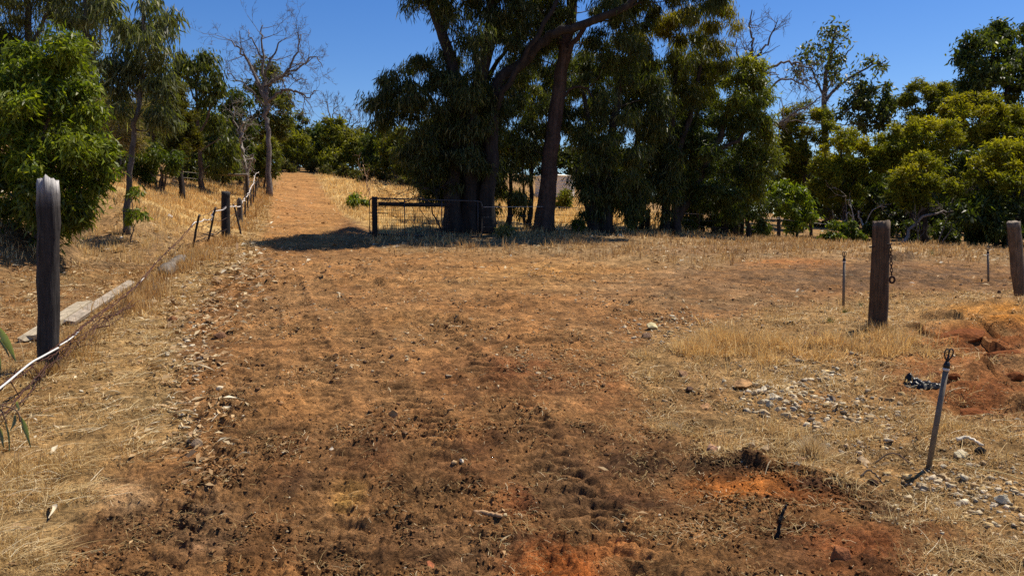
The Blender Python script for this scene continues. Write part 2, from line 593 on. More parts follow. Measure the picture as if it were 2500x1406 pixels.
# irregular borders
wob = np.clip(3.2 / np.maximum(yv, 2.5), .12, 1)
jx = fpx + 60 * wob * fbm(x * 1.1, yv * 1.1, 3, 21)
jy = fpy + 36 * wob * fbm(x * 1.1, yv * 1.1, 3, 27)
def smask(p):
    sgn = np.where(pip(p, jx, jy), 1, -1) * edge_dist(p, jx, jy)
    return np.clip(.5 + sgn / (110 * wob + 6), 0, 1)


mk = {k: smask(p) for k, p in dict(track=TRACK, verge=VERGE, paddock=PADDOCK, bank=BANK, leftflat=LEFTFLAT, rpadd=RPADD, grove=GROVE, right=RIGHT, tallr=TALLR).items()}
mk['track'][behind & (np.abs(x) < 3)] = 1
col = np.empty((len(x), 3))
col[:] = (.27, .155, .062)
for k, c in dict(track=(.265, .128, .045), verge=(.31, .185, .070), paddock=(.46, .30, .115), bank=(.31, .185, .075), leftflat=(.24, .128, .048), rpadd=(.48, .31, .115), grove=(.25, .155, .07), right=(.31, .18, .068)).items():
    w = mk[k][:, None]
    col = col * (1 - w) + np.array(c) * w
road_up = mk['track'] * np.clip((yv - 12) / 10, 0, 1)
col += road_up[:, None] * np.array((.05, .028, .004))
scrub = np.clip((yv - 58) / 14, 0, 1) * (1 - mk['track'])
col = col * (1 - .8 * scrub[:, None]) + np.array((.12, .095, .045)) * .8 * scrub[:, None]
near = mk['track'] * np.clip((5.6 - yv) / 2.6, 0, 1)
col *= (1 - .12 * near)[:, None]
bare = np.zeros(len(x))
for px, py, rx, ry, c, a in PATCH:
    r2 = ((jx - px) / rx) ** 2 + ((jy - py) / ry) ** 2
    w = (a * np.exp(-r2 ** 1.5 * .7) * np.clip(.75 + .7 * fbm(x * 2.3, yv * 2.3, 3, 31), 0, 1.1))[:, None]
    w = np.clip(w, 0, 1)
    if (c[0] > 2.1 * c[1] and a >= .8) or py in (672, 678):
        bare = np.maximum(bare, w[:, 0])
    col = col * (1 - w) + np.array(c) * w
hum = np.clip(1.6 * fbm(x * 1.5, yv * 1.9, 4, 43) - .12, 0, 1) * np.clip((9 - yv) / 4, .0, 1) * np.clip(mk['track'] + .4 * mk['right'], 0, 1)
col = col * (1 - .45 * hum[:, None]) + np.array((.06, .03, .015)) * .45 * hum[:, None]
strk = fbm(x * .55, yv * 1.9, 4, 44)
col *= (1 + .32 * strk * np.clip((yv - 4) / 4, 0, 1) * mk['track'])[:, None]
tone = 1 + .42 * fbm(x * 3.2, yv * 3.2, 5, 41) * np.clip(12 / np.maximum(yv, 3), .4, 1)
col = np.clip(col * tone[:, None], .012, .9)
hue = fbm(x * .9, yv * .9, 3, 47)
col[:, 1] *= 1 + .07 * hue
col[:, 2] *= 1 + .16 * hue

cell = np.maximum(.0023 * wY, .004).repeat(nc)
nearw = np.clip((16 - yv) / 8, 0, 1)
rough = .35 + .65 * np.clip(mk['track'] * np.clip((7.5 - yv) / 2.5, 0, 1) + .5 * mk['right'], 0, 1)
n0m = 1.3 * fbm(x * .55, yv * .8, 3, 57)
d = .022 * fbm(x * 5, yv * 5, 2, 51) * nearw
near2 = np.clip((13 - yv) / 6, 0, 1)
rdg = 1 - np.abs(fbm(x * 9 + .6 * perlin(x * 4, yv * 4, 52), yv * 9, 2, 55)) * 1.8
d -= .020 * rough * np.clip(rdg, 0, 1) ** 3 * near2
patchy = np.clip(.35 + perlin(x * 1.7, yv * 1.7, 63) * 1.5 + .6 * hum, 0, 1.2)
cl = np.clip(perlin(x * 17, yv * 21, 61) - .08, 0, 1) + .55 * np.clip(perlin(x * 37, yv * 37, 62), 0, 1)
d += .038 * rough * cl * patchy * near2
d += .006 * rough * perlin(x * 70, yv * 70, 64) * np.clip((7 - yv) / 3, 0, 1)
# tyre ruts with pressed lugs: four wheel lines up the track and one curving off to the right
def wheel(pix, wdt, pitch, amp, dep, chev, sd_):
    q = np.array([hit(*p_) for p_ in pix])
    o_ = np.argsort(q[:, 1])
    xc = np.interp(yv, q[o_, 1], q[o_, 0])
    t_ = (x - xc + .03 * perlin(yv * .9, yv * 0 + sd_, 60)) / wdt
    env = np.clip(1.25 - np.abs(t_), 0, .4) / .4
    worn = np.clip(.85 + 1.1 * perlin(x * .9, yv * .55, 68 + sd_), 0, 1) * mk['track'] * np.clip((22 - yv) / 8, 0, 1)
    ph = (yv + chev * np.abs(t_) * wdt + .03 * perlin(x * 5, yv * 5, 66)) * 2 * PI / pitch
    bars = np.clip(np.sin(ph) * 1.8, -1, 1)
    rim = np.exp(-((np.abs(t_) - 1.25) / .22) ** 2)
    return env * worn * (amp * bars - dep) + rim * worn * dep * .8, env * worn


rutcol = 0
for args in (([(1180, 1406), (1060, 1150), (1010, 1000), (860, 800), (770, 680), (740, 560), (735, 470)], .21, .19, .024, .022, .5, 1), ([(430, 1406), (560, 1150), (600, 1000), (640, 800), (668, 680), (690, 560), (705, 470)], .21, .19, .022, .020, -.5, 2),
             ([(1560, 1406), (1330, 1130), (1230, 960), (1050, 800), (900, 690), (800, 600), (756, 480)], .20, .17, .024, .022, .5, 3), ([(820, 1406), (830, 1150), (800, 1000), (740, 800), (705, 680)], .18, .17, .020, .018, .4, 4),
             ([(1000, 760), (1400, 690), (1640, 668), (1900, 664), (2300, 668)], .22, .3, .0, .03, 0, 5), ([(1150, 800), (1500, 722), (1760, 700), (2000, 690), (2350, 692)], .22, .3, .0, .03, 0, 6)):
    dd_, ee_ = wheel(*args) if args[-1] < 5 else (0, 0)
    d = d + dd_
    rutcol = rutcol + ee_
col = col * (1 - .22 * np.clip(rutcol, 0, 1))[:, None] + np.array((.30, .17, .07)) * .22 * np.clip(rutcol, 0, 1)[:, None]
midw = np.clip((yv - 5.5) / 3, 0, 1) * np.clip((26 - yv) / 10, 0, 1) * np.clip(mk['track'] + .5 * mk['right'] + .3, 0, 1)
rm = 1 - np.abs(fbm(x * 1.5, yv * 2.4, 3, 58)) * 2.2
d += .045 * midw * np.clip(rm, 0, 1) ** 2 * np.clip(.4 + n0m, 0, 1.2)
lump = np.clip(perlin(x * 4.2, yv * 4.6, 59) - .12, 0, 1)
d += .085 * midw * lump * np.clip(.3 + n0m, 0, 1)
ripl = np.sin((yv - .18 * x + .35 * perlin(x * .7, yv * .7, 69)) * 2 * PI / .28)
d += .024 * ripl * np.exp(-((yv - 15.5) / 3.0) ** 2) * np.clip((x - 1) / 4, 0, 1) * mk['track']
d += .03 * fbm(x * 1.8, yv * 1.8, 2, 71) * np.clip((yv - 8) / 8, 0, 1) * np.clip((60 - yv) / 20, 0, 1)
# small cut faces of the dug red bank and the hollow behind the posts
for pix, hh, dec in (([(2225, 806), (2300, 822), (2370, 845), (2440, 868), (2540, 890)], .17, .55), ([(2270, 790), (2340, 792), (2420, 808), (2540, 838)], .15, .7), ([(2320, 962), (2370, 985), (2430, 1000), (2500, 985), (2560, 980)], .13, .4), ([(2345, 915), (2400, 930), (2440, 948)], .08, .3),
                     ([(2450, 925), (2500, 945), (2560, 950)], .10, .35), ([(2085, 629), (2130, 633), (2190, 636), (2225, 634), (2260, 628)], .24, 1.3), ([(2020, 622), (2080, 628), (2110, 630)], .10, .8), ([(1740, 1112), (1800, 1140), (1900, 1165), (2020, 1185), (2120, 1215)], .055, .3)):
    q = np.array([hit(*p_) for p_ in pix])
    o_ = np.argsort(q[:, 0])
    q = q[o_]
    ye = np.interp(x, q[:, 0], q[:, 1]) + .10 * fbm(x * 3, yv * 3, 3, 95)
    t_ = yv - ye
    sp_ = q[-1, 0] - q[0, 0]
    tap = np.clip((x - q[0, 0]) / (.25 * sp_), 0, 1) * np.clip((q[-1, 0] - x) / (.25 * sp_), 0, 1) * np.clip(.75 + .8 * perlin(x * 2.2, yv * 2.2, 96), .1, 1.2)
    wd_ = .05 + .004 * yv
    st_ = np.clip(t_ / wd_, 0, 1)
    d = d + hh * tap * st_ * st_ * (3 - 2 * st_) * np.exp(-np.maximum(t_, 0) / dec) - .25 * hh * tap * np.exp(-((t_ + .06) / .10) ** 2)
zz = zs + d
i = (np.arange(nr - 1)[:, None] * nc + np.arange(nc - 1)[None, :]).ravel()
quads = np.stack([i, i + 1, i + nc + 1, i + nc], -1)
me = make_mesh('ground', np.stack([x, yv, zz], -1), quads, None, col, True)
ground = tag(link('ground', me, M['ground']), kind='structure')

ZG = zz.reshape(nr, nc)


def gz(X_, Y_):
    """height of the finished ground"""
    r_ = int(np.clip(np.searchsorted(ys, Y_) - 1, 0, nr - 2))
    fr = float(np.clip((Y_ - ys[r_]) / (ys[r_ + 1] - ys[r_]), 0, 1))
    o_ = []
    for rr_ in (r_, r_ + 1):
        c_ = int(np.clip(np.searchsorted(s, X_ / wY[rr_]) - 1, 0, nc - 2))
        fc = float(np.clip((X_ / wY[rr_] - s[c_]) / (s[c_ + 1] - s[c_]), 0, 1))
        o_.append(ZG[rr_, c_] * (1 - fc) + ZG[rr_, c_ + 1] * fc)
    return float(o_[0] * (1 - fr) + o_[1] * fr)


def G(px, py):
    q = hit(px, py)
    q[2] = gz(q[0], q[1])
    return q


# sampling of scatter positions over the ground sheet
dY = np.gradient(ys)
area = (np.gradient(s)[None, :] * wY[:, None] * dY[:, None]).ravel()
dXv = (np.gradient(s)[None, :] * wY[:, None]).ravel()
dYv = np.repeat(dY[:, None], nc, 1).ravel()
openg = 1 - .9 * np.clip(bare * 1.2, 0, 1)
inview = (fpx > -350) & (fpx < 2850) & (yv > 2.6) & (yv < 75) & (fpy < 1600)
n_lo = fbm(x * .8, yv * .8, 3, 81)
n_mid = fbm(x * 2.6, yv * 2.6, 3, 85)


def scatter(w, n, lod=1.2):
    w = np.where(inview, w, 0) * openg * area * np.maximum(yv, 3) ** (-lod)
    cs = np.cumsum(w)
    k = np.searchsorted(cs, rng.uniform(0, cs[-1], n))
    k = np.clip(k, 0, len(x) - 1)
    X = x[k] + rng.uniform(-.5, .5, n) * dXv[k]
    Y = yv[k] + rng.uniform(-.5, .5, n) * dYv[k]
    return X, Y, zz[k], k


def blades(X, Y, Z, h, lean, width, colr, az=None, name='dry_grass', mat=None, bend=.5):
    n = len(X)
    if az is None:
        az = rng.uniform(0, 2 * PI, n)
    b = np.stack([X, Y, Z - .01], -1)
    dirv = np.stack([np.cos(az), np.sin(az), np.zeros(n)], -1)
    side_a = rng.uniform(0, 2 * PI, n)
    sd = np.stack([np.cos(side_a), np.sin(side_a), np.zeros(n)], -1) * (width / 2)[:, None]
    up = np.array((0, 0, 1.0))
    l1 = lean * bend
    mid = b + (dirv * np.sin(l1)[:, None] + up * np.cos(l1)[:, None]) * (h * .5)[:, None]
    tip = mid + (dirv * np.sin(lean * 1.3)[:, None] + up * np.cos(lean * 1.3)[:, None]) * (h * .5)[:, None]
    V = np.stack([b - sd, b + sd, mid + sd * .75, mid - sd * .75, tip], 1).reshape(-1, 3)
    k = np.arange(n)[:, None] * 5
    q = k + np.array([0, 1, 2, 3])
    t = k + np.array([3, 2, 4])
    return make_mesh(name, V, q, t, np.repeat(colr, 5, 0), False)


def straw_cols(n, a=(.60, .42, .17), b=(.36, .21, .075), c=(.76, .60, .33), seedv=None):
    t = rng.uniform(0, 1, (n, 1)) if seedv is None else np.clip(.5 + .6 * seedv + rng.normal(0, .22, len(seedv)), 0, 1)[:, None]
    k = np.array(b) * (1 - t) + np.array(a) * t
    p = rng.uniform(0, 1, (n, 1)) < .12
    return np.where(p, np.array(c), k) * rng.uniform(.8, 1.15, (n, 1))


def grass(name, w, n, hmin, hmax, wd, lod=1.2, lean=.5, tuft=9, **kw):
    nt_ = n // (2 * tuft)
    X, Y, Z, k = scatter(w, n // 2, lod)
    X2, Y2, Z2, k2 = scatter(w * np.clip(.3 + n_mid * 2, 0, 2), nt_, lod)
    rep = np.repeat(np.arange(nt_), tuft)
    sz = (.022 + .0025 * Y2) * rng.uniform(.5, 1.6, nt_)
    ox, oy = rng.normal(size=len(rep)), rng.normal(size=len(rep))
    hs_ = rng.uniform(.7, 1.5, nt_)
    X = np.concatenate([X, X2[rep] + ox * sz[rep]])
    Y = np.concatenate([Y, Y2[rep] + oy * sz[rep]])
    Z = np.concatenate([Z, Z2[rep]])
    k = np.concatenate([k, k2[rep]])
    n1 = n // 2
    n = len(X)
    D = np.maximum(Y, 3)
    h = rng.uniform(hmin, hmax, n) * (1 + .35 * n_lo[k])
    h[n1:] *= hs_[rep]
    ln = np.abs(rng.normal(0, lean, n)) + .05
    width = np.maximum(wd, .00085 * D) * rng.uniform(.6, 1.4, n)
    az = rng.normal(0.3, 1.5, n)
    az[n1:] = np.arctan2(oy, ox) + rng.normal(0, .5, len(rep))
    sv_ = n_mid[k]
    sv_[n1:] += rng.normal(0, .5, nt_)[rep]
    me = blades(X, Y, Z, np.maximum(h, .02), ln, width, straw_cols(n, seedv=sv_, **kw), az, name)
    return tag(link(name, me, M['grass']), kind='stuff')


cl_lo = np.clip(.55 + 1.1 * n_lo, .03, 1.4)
cl_mid = np.clip(.5 + 1.2 * n_mid, .03, 1.5)
fence_rise = np.exp(-(edge_dist([(0, 985), (100, 900), (330, 740), (480, 620), (560, 585), (640, 450), (560, 585), (480, 620), (330, 740), (100, 900)], fpx, fpy) / (60 * wob + 12)) ** 2)
soft = lambda m, r: np.clip(m, 0, 1) * np.clip(r, 0, 1)
ed_t = edge_dist(TALLR, jx, jy)
tall_soft = np.clip(mk['tallr'] * ed_t / 45, 0, 1) ** 1.5
grass('dry_grass', mk['verge'] * (cl_lo * .8 + .1) * cl_mid, 42000, .02, .10, .0028, 1.1, 1.0)
grass('dry_grass', mk['verge'] * fence_rise * cl_mid * cl_lo * np.clip((yv - 6) / 8, .03, 1), 10000, .08, .24, .0034, .9, .45, a=(.62, .42, .17), b=(.40, .22, .08))
grass('dry_grass', (mk['paddock'] * cl_lo + mk['bank'] * .4 * cl_mid ** 1.5 * np.clip((fpx + 120) / 260, .1, 1)), 42000, .08, .22, .006, .7, .5, a=(.76, .57, .27), b=(.52, .34, .13))
grass('dry_grass', mk['leftflat'] * cl_mid ** 1.4, 14000, .02, .08, .0038, 1.0, .9, a=(.54, .34, .14), b=(.34, .19, .07))
grass('dry_grass', mk['rpadd'] * (.4 + cl_lo), 26000, .12, .28, .01, .3, .5, a=(.82, .62, .28), b=(.58, .40, .16))
grass('dry_grass', mk['grove'] * (.15 + cl_lo) * cl_mid, 26000, .06, .22, .007, .4, .55, a=(.54, .37, .17), b=(.34, .20, .085))
grass('dry_grass', mk['right'] * cl_lo * cl_mid ** 1.3, 30000, .02, .10, .003, 1.2, 1.1, a=(.62, .45, .20), b=(.40, .25, .10))
grass('dry_grass', tall_soft * cl_mid ** 2 * np.clip(.05 + cl_lo, 0, 1.4), 9000, .05, .24, .0032, 1.0, .9, a=(.74, .54, .24), b=(.52, .33, .12))

# short straws lying on the soil
n = 66000
wst = .5 * np.clip(9 / yv, .12, 1) * mk['track'] * np.clip(.06 + .60 * n_mid * np.clip(9 / yv, .25, 1) + .45 * n_lo * np.clip(9 / yv, .3, 1) + .42 * np.exp(-((fpx - 1600) / 320) ** 2) * (yv < 9), .035, 1.2) + .8 * mk['right'] * cl_mid + .55 * mk['verge'] * cl_mid + .35 * mk['leftflat'] * cl_mid
X, Y, Z, k = scatter(wst, n, 1.25)
L = rng.gamma(2.0, .017, n) + .010
az = rng.uniform(0, 2 * PI, n)
tilt = rng.normal(0, .22, n)
wd = np.maximum(.0017, .00055 * Y) * rng.uniform(.6, 1.4, n)
dv = np.stack([np.cos(az) * np.cos(tilt), np.sin(az) * np.cos(tilt), np.sin(tilt)], -1)
sv = np.stack([-np.sin(az), np.cos(az), np.zeros(n)], -1) * wd[:, None] * .5
c0 = np.stack([X, Y, Z + .007 + np.abs(np.sin(tilt)) * L * .4], -1)
ds = dv * (L * .5)[:, None]
bow = np.stack([np.zeros(n), np.zeros(n), rng.normal(.004, .004, n)], -1) + np.stack([-np.sin(az), np.cos(az), np.zeros(n)], -1) * (rng.normal(0, .06, n) * L)[:, None]
V = np.stack([c0 - ds - sv, c0 - ds + sv, c0 + bow + sv, c0 + bow - sv, c0 + ds + sv, c0 + ds - sv], 1).reshape(-1, 3)
kk = np.arange(n)[:, None] * 6
q = np.vstack([kk + np.array([0, 1, 2, 3]), kk + np.array([3, 2, 4, 5])])
me = make_mesh('straw_litter', V, q, None, np.repeat(straw_cols(n, a=(.52, .38, .17), b=(.28, .17, .07), c=(.70, .58, .36)), 6, 0))
tag(link('straw_litter', me, M['grass']), kind='stuff')

# long stalks lying where the grass was trodden down
n = 5200
X, Y, Z, k = scatter((mk['verge'] + .8 * mk['right'] * cl_lo + .5 * mk['leftflat']) * cl_mid ** 1.5, n, 1.3)
L = rng.uniform(.08, .27, n)
az = rng.normal(.7, .9, n)
cu = rng.normal(0, .28, n)
wd = np.maximum(.0024, .0007 * Y)
rise = rng.uniform(0, .35, n)
st_v = []
for t_ in np.linspace(0, 1, 5):
    a_ = az + cu * t_
    c_ = np.stack([X + np.cos(a_) * L * t_, Y + np.sin(a_) * L * t_, Z + .012 + rise * L * np.sin(t_ * PI * .8) * .6], -1)
    n_ = np.stack([-np.sin(a_), np.cos(a_), .3 * np.ones(n)], -1) * (wd * (1 - .6 * t_) * .5)[:, None]
    st_v += [c_ - n_, c_ + n_]
V = np.stack(st_v, 1).reshape(-1, 3)
kk = np.arange(n)[:, None] * 10
q = np.vstack([kk + np.array([2 * j, 2 * j + 1, 2 * j + 3, 2 * j + 2]) for j in range(4)])
me = make_mesh('straw_stalks', V, q, None, np.repeat(straw_cols(n, a=(.74, .60, .33), b=(.5, .34, .14), c=(.8, .72, .5)), 10, 0))
tag(link('straw_stalks', me, M['grass']), kind='stuff')

# curled dead leaves and bark flakes
n = 24000
edge = np.exp(-((edge_dist([(490, 1080), (450, 950), (470, 800), (570, 680), (470, 800), (450, 950)], fpx, fpy)) / 95) ** 2)
strip = np.exp(-((edge_dist([(60, 1060), (250, 880), (420, 720), (250, 880)], fpx, fpy)) / 55) ** 2)
wlf = (2.3 * edge + 1.8 * strip + .5 * mk['grove'] + .9 * mk['bank'] + .9 * mk['leftflat'] + .14 * mk['track'] * cl_mid * np.clip((yv - 5) / 4, .2, 1) + .22 * mk['right'] + .2 * mk['verge']) * cl_mid
X, Y, Z, k = scatter(wlf, n, 1.0)
L = rng.uniform(.022, .085, n) * np.clip(Y / 8, 1, 2.4) * (1 + .35 * (edge[k] > .4))
W = L * rng.uniform(.16, .34, n)
az = rng.uniform(0, 2 * PI, n)
dv = np.stack([np.cos(az), np.sin(az), rng.normal(.1, .22, n)], -1)
sv = np.stack([-np.sin(az), np.cos(az), rng.normal(0, .5, n)], -1) * (W / 2)[:, None]
c0 = np.stack([X, Y, Z + .008], -1)
lift = np.stack([np.zeros(n), np.zeros(n), rng.uniform(.0, .25, n) * L], -1)
V = np.stack([c0, c0 + dv * (L * .4)[:, None] + sv + lift, c0 + dv * L[:, None], c0 + dv * (L * .45)[:, None] - sv + lift * .3], 1).reshape(-1, 3)
pal = np.array([(.58, .44, .25), (.42, .26, .12), (.70, .60, .42), (.26, .15, .07), (.50, .33, .16)])[rng.choice(5, n, p=[.2, .27, .06, .24, .23])] * rng.uniform(.65, 1.05, (n, 1))
me = make_mesh('leaf_litter', V, np.arange(n)[:, None] * 4 + np.array([0, 1, 2, 3]), None, np.repeat(pal, 4, 0))
tag(link('leaf_litter', me, M['litter']), kind='stuff')


# ------------------------------------------------------------------ stones
def hull(npts, seed, sx=1, sy=1, sz=1):
    r = np.random.default_rng(seed)
    p = r.normal(size=(npts, 3))
    p /= np.linalg.norm(p, axis=1)[:, None]
    p *= r.uniform(.72, 1, (npts, 1)) * (sx, sy, sz)
    bm = bmesh.new()
    for q in p:
        bm.verts.new(q)
    res = bmesh.ops.convex_hull(bm, input=bm.verts)
    for v in [v for v in bm.verts if not v.link_faces]:
        bm.verts.remove(v)
    bmesh.ops.triangulate(bm, faces=bm.faces)
    bm.verts.index_update()
    V = np.array([v.co[:] for v in bm.verts])
    T = np.array([[v.index for v in f.verts] for f in bm.faces])
    bm.free()
    return V, T


protos = [hull(11, 100 + i, 1, rng.uniform(.65, 1), rng.uniform(.5, .8)) for i in range(14)]


def pebbles(name, w, n, smin, smax, pal, lod, mat, own=False):
    X, Y, Z, k = scatter(w, n, lod)
    mb = MB()
    idx = rng.integers(0, len(protos), n)
    size = smin + (smax - smin) * rng.power(.35, n)
    pal = np.array(pal)
    for p in range(len(protos)):
        sel = np.nonzero(idx == p)[0]
        V, T = protos[p]
        a = rng.uniform(0, 2 * PI, len(sel))
        ca, sa_ = np.cos(a), np.sin(a)
        S = size[sel]
        vx = (V[None, :, 0] * ca[:, None] - V[None, :, 1] * sa_[:, None]) * S[:, None] + X[sel][:, None]
        vy = (V[None, :, 0] * sa_[:, None] + V[None, :, 1] * ca[:, None]) * S[:, None] + Y[sel][:, None]
        vz = V[None, :, 2] * S[:, None] + Z[sel][:, None] + S[:, None] * .08
        VV = np.stack([vx, vy, vz], -1).reshape(-1, 3)
        TT = (np.arange(len(sel))[:, None, None] * len(V) + T[None]).reshape(-1, 3)
        cc = (col[k[sel]] * rng.uniform(.65, 1.25, (len(sel), 1))) if own else pal[rng.integers(0, len(pal), len(sel))] * rng.uniform(.7, 1.15, (len(sel), 1))
        mb.add(VV, None, TT, np.repeat(cc, len(V), 0))
    o = mb.build(name, mat, None, False)
    return tag(o, kind='stuff')


dark_zone = mk['track'] * np.clip((8.5 - yv) / 4, .3, 1) * np.clip((20 - yv) / 6, 0, 1)
strip2 = np.exp(-((edge_dist([(1700, 1105), (1780, 1130), (1900, 1160), (2020, 1188), (2120, 1230), (2020, 1188), (1900, 1160), (1780, 1130)], fpx, fpy)) / 22) ** 2)
pebbles('clods', 1.6 * strip2 + dark_zone * np.clip(cl_mid * cl_lo, .02, 2) + .25 * mk['right'] * cl_mid, 72000, .0018, .018, [(.12, .055, .024), (.15, .07, .027), (.18, .085, .032), (.09, .045, .02), (.21, .10, .04)], 1.3, M['clod'], True)
rub = np.exp(-(((fpx - 1900) / 110) ** 2 + ((fpy - 955) / 55) ** 2)) + .8 * np.exp(-(((fpx - 2330) / 130) ** 2 + ((fpy - 1180) / 60) ** 2)) + .5 * np.exp(-(((fpx - 2130) / 110) ** 2 + ((fpy - 1050) / 55) ** 2)) + .3 * np.exp(-(((fpx - 1650) / 140) ** 2 + ((fpy - 800) / 40) ** 2))
pebbles('gravel', rub * 2.2 + .16 * mk['right'] + .05 * mk['track'] * cl_mid + .15 * np.exp(-((edge_dist([(500, 1000), (520, 820), (600, 720), (520, 820)], fpx, fpy)) / 60) ** 2), 8000, .004, .019, [(.52, .40, .23), (.42, .30, .16), (.58, .48, .32), (.34, .2, .09), (.44, .36, .25)], 1.15, M['stone'])


rub2 = np.exp(-(((fpx - 1890) / 75) ** 2 + ((fpy - 965) / 42) ** 2)) + .5 * np.exp(-(((fpx - 2000) / 90) ** 2 + ((fpy - 930) / 50) ** 2)) + .55 * np.exp(-(((fpx - 2110) / 110) ** 2 + ((fpy - 1040) / 60) ** 2)) + .9 * np.exp(-(((fpx - 2330) / 100) ** 2 + ((fpy - 1185) / 38) ** 2)) + .4 * np.exp(-(((fpx - 2440) / 90) ** 2 + ((fpy - 1230) / 60) ** 2)) + .35 * np.exp(-(((fpx - 1640) / 110) ** 2 + ((fpy - 800) / 26) ** 2)) + .25 * np.exp(-(((fpx - 460) / 40) ** 2 + ((fpy - 860) / 130) ** 2))
pebbles('rubble', rub2, 1700, .012, .050, [(.54, .43, .27), (.46, .34, .20), (.60, .50, .34), (.38, .25, .12), (.50, .40, .27), (.50, .34, .15)], 1.0, M['stone'])


midt = np.clip(mk['track'] + .5 * mk['leftflat'] + .5 * mk['bank'] + .3 * mk['right'] + .2 * mk['verge'], 0, 1) * np.clip((yv - 4.5) / 3, 0, 1) * np.clip((34 - yv) / 14, 0, 1)
pebbles('loose_stones', midt * cl_mid * np.clip(.3 + cl_lo, 0, 1.5), 11000, .005, .038, [(.36, .19, .08), (.28, .13, .05), (.46, .30, .15), (.16, .08, .035), (.10, .055, .03), (.52, .40, .24)], .75, M['stone'])


def stone(px, py, wpx, hpx, colr, label, seed, name='rock', cat='rock', group=None, npts=13, mat=None, sink=.36, deep=.9):
    q = G(px, py + hpx * .4)
    D = q[1]
    sx, sz = wpx / 2 * D / F, hpx / 2 * D / F
    V, T = hull(npts, seed, 1, 1, 1)
    V = V / np.abs(V).max(0) * (sx, sx * deep, sz * 1.15)
    a = random.uniform(-.25, .25)
    R = np.array(Matrix.Rotation(a, 3, 'Y') @ Matrix.Rotation(random.uniform(-.3, .3), 3, 'X'))
    V = V @ R.T
    bm = bmesh.new()
    vs = [bm.verts.new(v) for v in V]
    for t in T:
        bm.faces.new([vs[i] for i in t])
    bmesh.ops.bevel(bm, geom=list(bm.edges), offset=min(sx, sz) * .07, segments=1, affect='EDGES', profile=.5)
    bmesh.ops.recalc_face_normals(bm, faces=bm.faces)
    me = bpy.data.meshes.new(name)
    bm.to_mesh(me)
    bm.free()
    at = me.color_attributes.new('Col', 'FLOAT_COLOR', 'POINT')
    c = np.ones((len(me.vertices), 4), np.float32)
    c[:, :3] = colr
    at.data.foreach_set('color', c.ravel())
    o = link(name, me, mat or M['stone'])
    o.location = (q[0], q[1], q[2] + sz * (1 - 2 * sink))
    return tag(o, label, cat, group)


TAN, PALE, REDR, DKR, GRYR = (.42, .29, .14), (.52, .44, .30), (.30, .13, .05), (.085, .045, .025), (.34, .32, .28)
ROCKS = [
    (962, 995, 32, 38, (.50, .26, .10), 'angular brown rock standing alone in the middle of the track'),
    (2052, 1348, 48, 46, (.30, .11, .04), 'large dark red rock at the lower right of the bare soil'),
    (1592, 793, 32, 22, (.55, .46, .25), 'pale yellow block of stone at the top of the loose rubble line'),
    (1578, 815, 30, 16, (.20, .12, .07), 'dark slab of stone just below the pale yellow block'),
    (538, 818, 32, 16, (.20, .10, .05), 'flat brown rock lying at the left rim of the track'),
    (420, 780, 26, 20, (.30, .14, .06), 'reddish rock in the leaf litter beside the fallen wire'),
    (480, 1078, 34, 22, (.26, .18, .11), 'rounded grey brown stone among curled dead leaves at the track rim'),
    (1738, 1090, 30, 32, (.40, .22, .14), 'pinkish pointed stone at the top of the dark ploughed strip'),
    (1832, 1088, 26, 16, (.30, .22, .13), 'small tan stone between the pinkish pointed stone and the pale grass tuft'),
    (1868, 1100, 30, 20, (.32, .22, .12), 'tan stone just left of the pale grass tuft'),
    (1955, 1128, 26, 20, (.36, .22, .12), 'brown stone tucked under the pale grass tuft'),
    (1812, 940, 52, 26, (.40, .22, .09), 'large orange brown stone on the upper edge of the rubble heap'),
    (1665, 908, 28, 22, (.36, .20, .10), 'brown wedge of stone lying left of the rubble heap'),
    (1720, 985, 40, 14, (.34, .18, .08), 'flat brown stone below and left of the rubble heap'),
    (1682, 948, 24, 18, (.10, .055, .035), 'dark red stone halfway between track and rubble heap'),
    (2032, 970, 20, 22, (.18, .13, .09), 'dark cube shaped stone right of the rubble heap'),
    (2124, 1020, 28, 18, (.40, .27, .13), 'tan stone under the straw between rubble heap and pipe'),
    (2452, 1216, 44, 26, (.56, .48, .32), 'biggest pale stone right of the leaning pipe foot'),
    (2345, 1110, 34, 18, (.52, .44, .28), 'pale stone lying beside the charred lump'),
    (2110, 1120, 44, 26, (.40, .28, .16), 'tan stone slab left of the leaning pipe foot'),
    (2305, 1160, 30, 22, (.42, .30, .16), 'tan block right beside the leaning pipe foot'),
    (1126, 1126, 14, 12, (.58, .48, .34), 'small whitish stone in the middle of the dark soil'),
    (1050, 1352, 24, 22, (.36, .12, .05), 'orange clod of stone near the bottom edge of the track'),
    (810, 1085, 14, 12, (.50, .42, .32), 'small pale stone on the brown soil left of the alone standing rock'),
    (2436, 700, 24, 9, (.20, .12, .08), 'long dark stone beside the far thin pipe'),
    (2440, 712, 12, 12, (.12, .07, .05), 'small dark stone below the far thin pipe'),
    (2225, 692, 14, 9, (.46, .38, .30), 'little pale stone below the hanging chain'),
    (600, 462, 26, 14, (.10, .06, .045), 'dark boulder at the foot of the right rail fence post'),
    (425, 441, 22, 12, (.12, .08, .05), 'dark boulder in the paddock beside the round shrub'),
    (446, 444, 20, 11, (.36, .17, .08), 'orange boulder in the paddock right of the round shrub'),
    (262, 608, 16, 12, (.62, .56, .48), 'white stone on the dark soil band below the bank'),
    (296, 578, 14, 8, (.62, .56, .48), 'white stone higher up on the litter covered bank'),
    (415, 526, 16, 14, (.58, .50, .40), 'pale stone half way up the pale grass bank'),
]
for i, (px, py, w_, h_, c_, lab) in enumerate(ROCKS):
    stone(px, py, w_, h_, c_, lab, 200 + i)
r0 = np.random.default_rng(9)
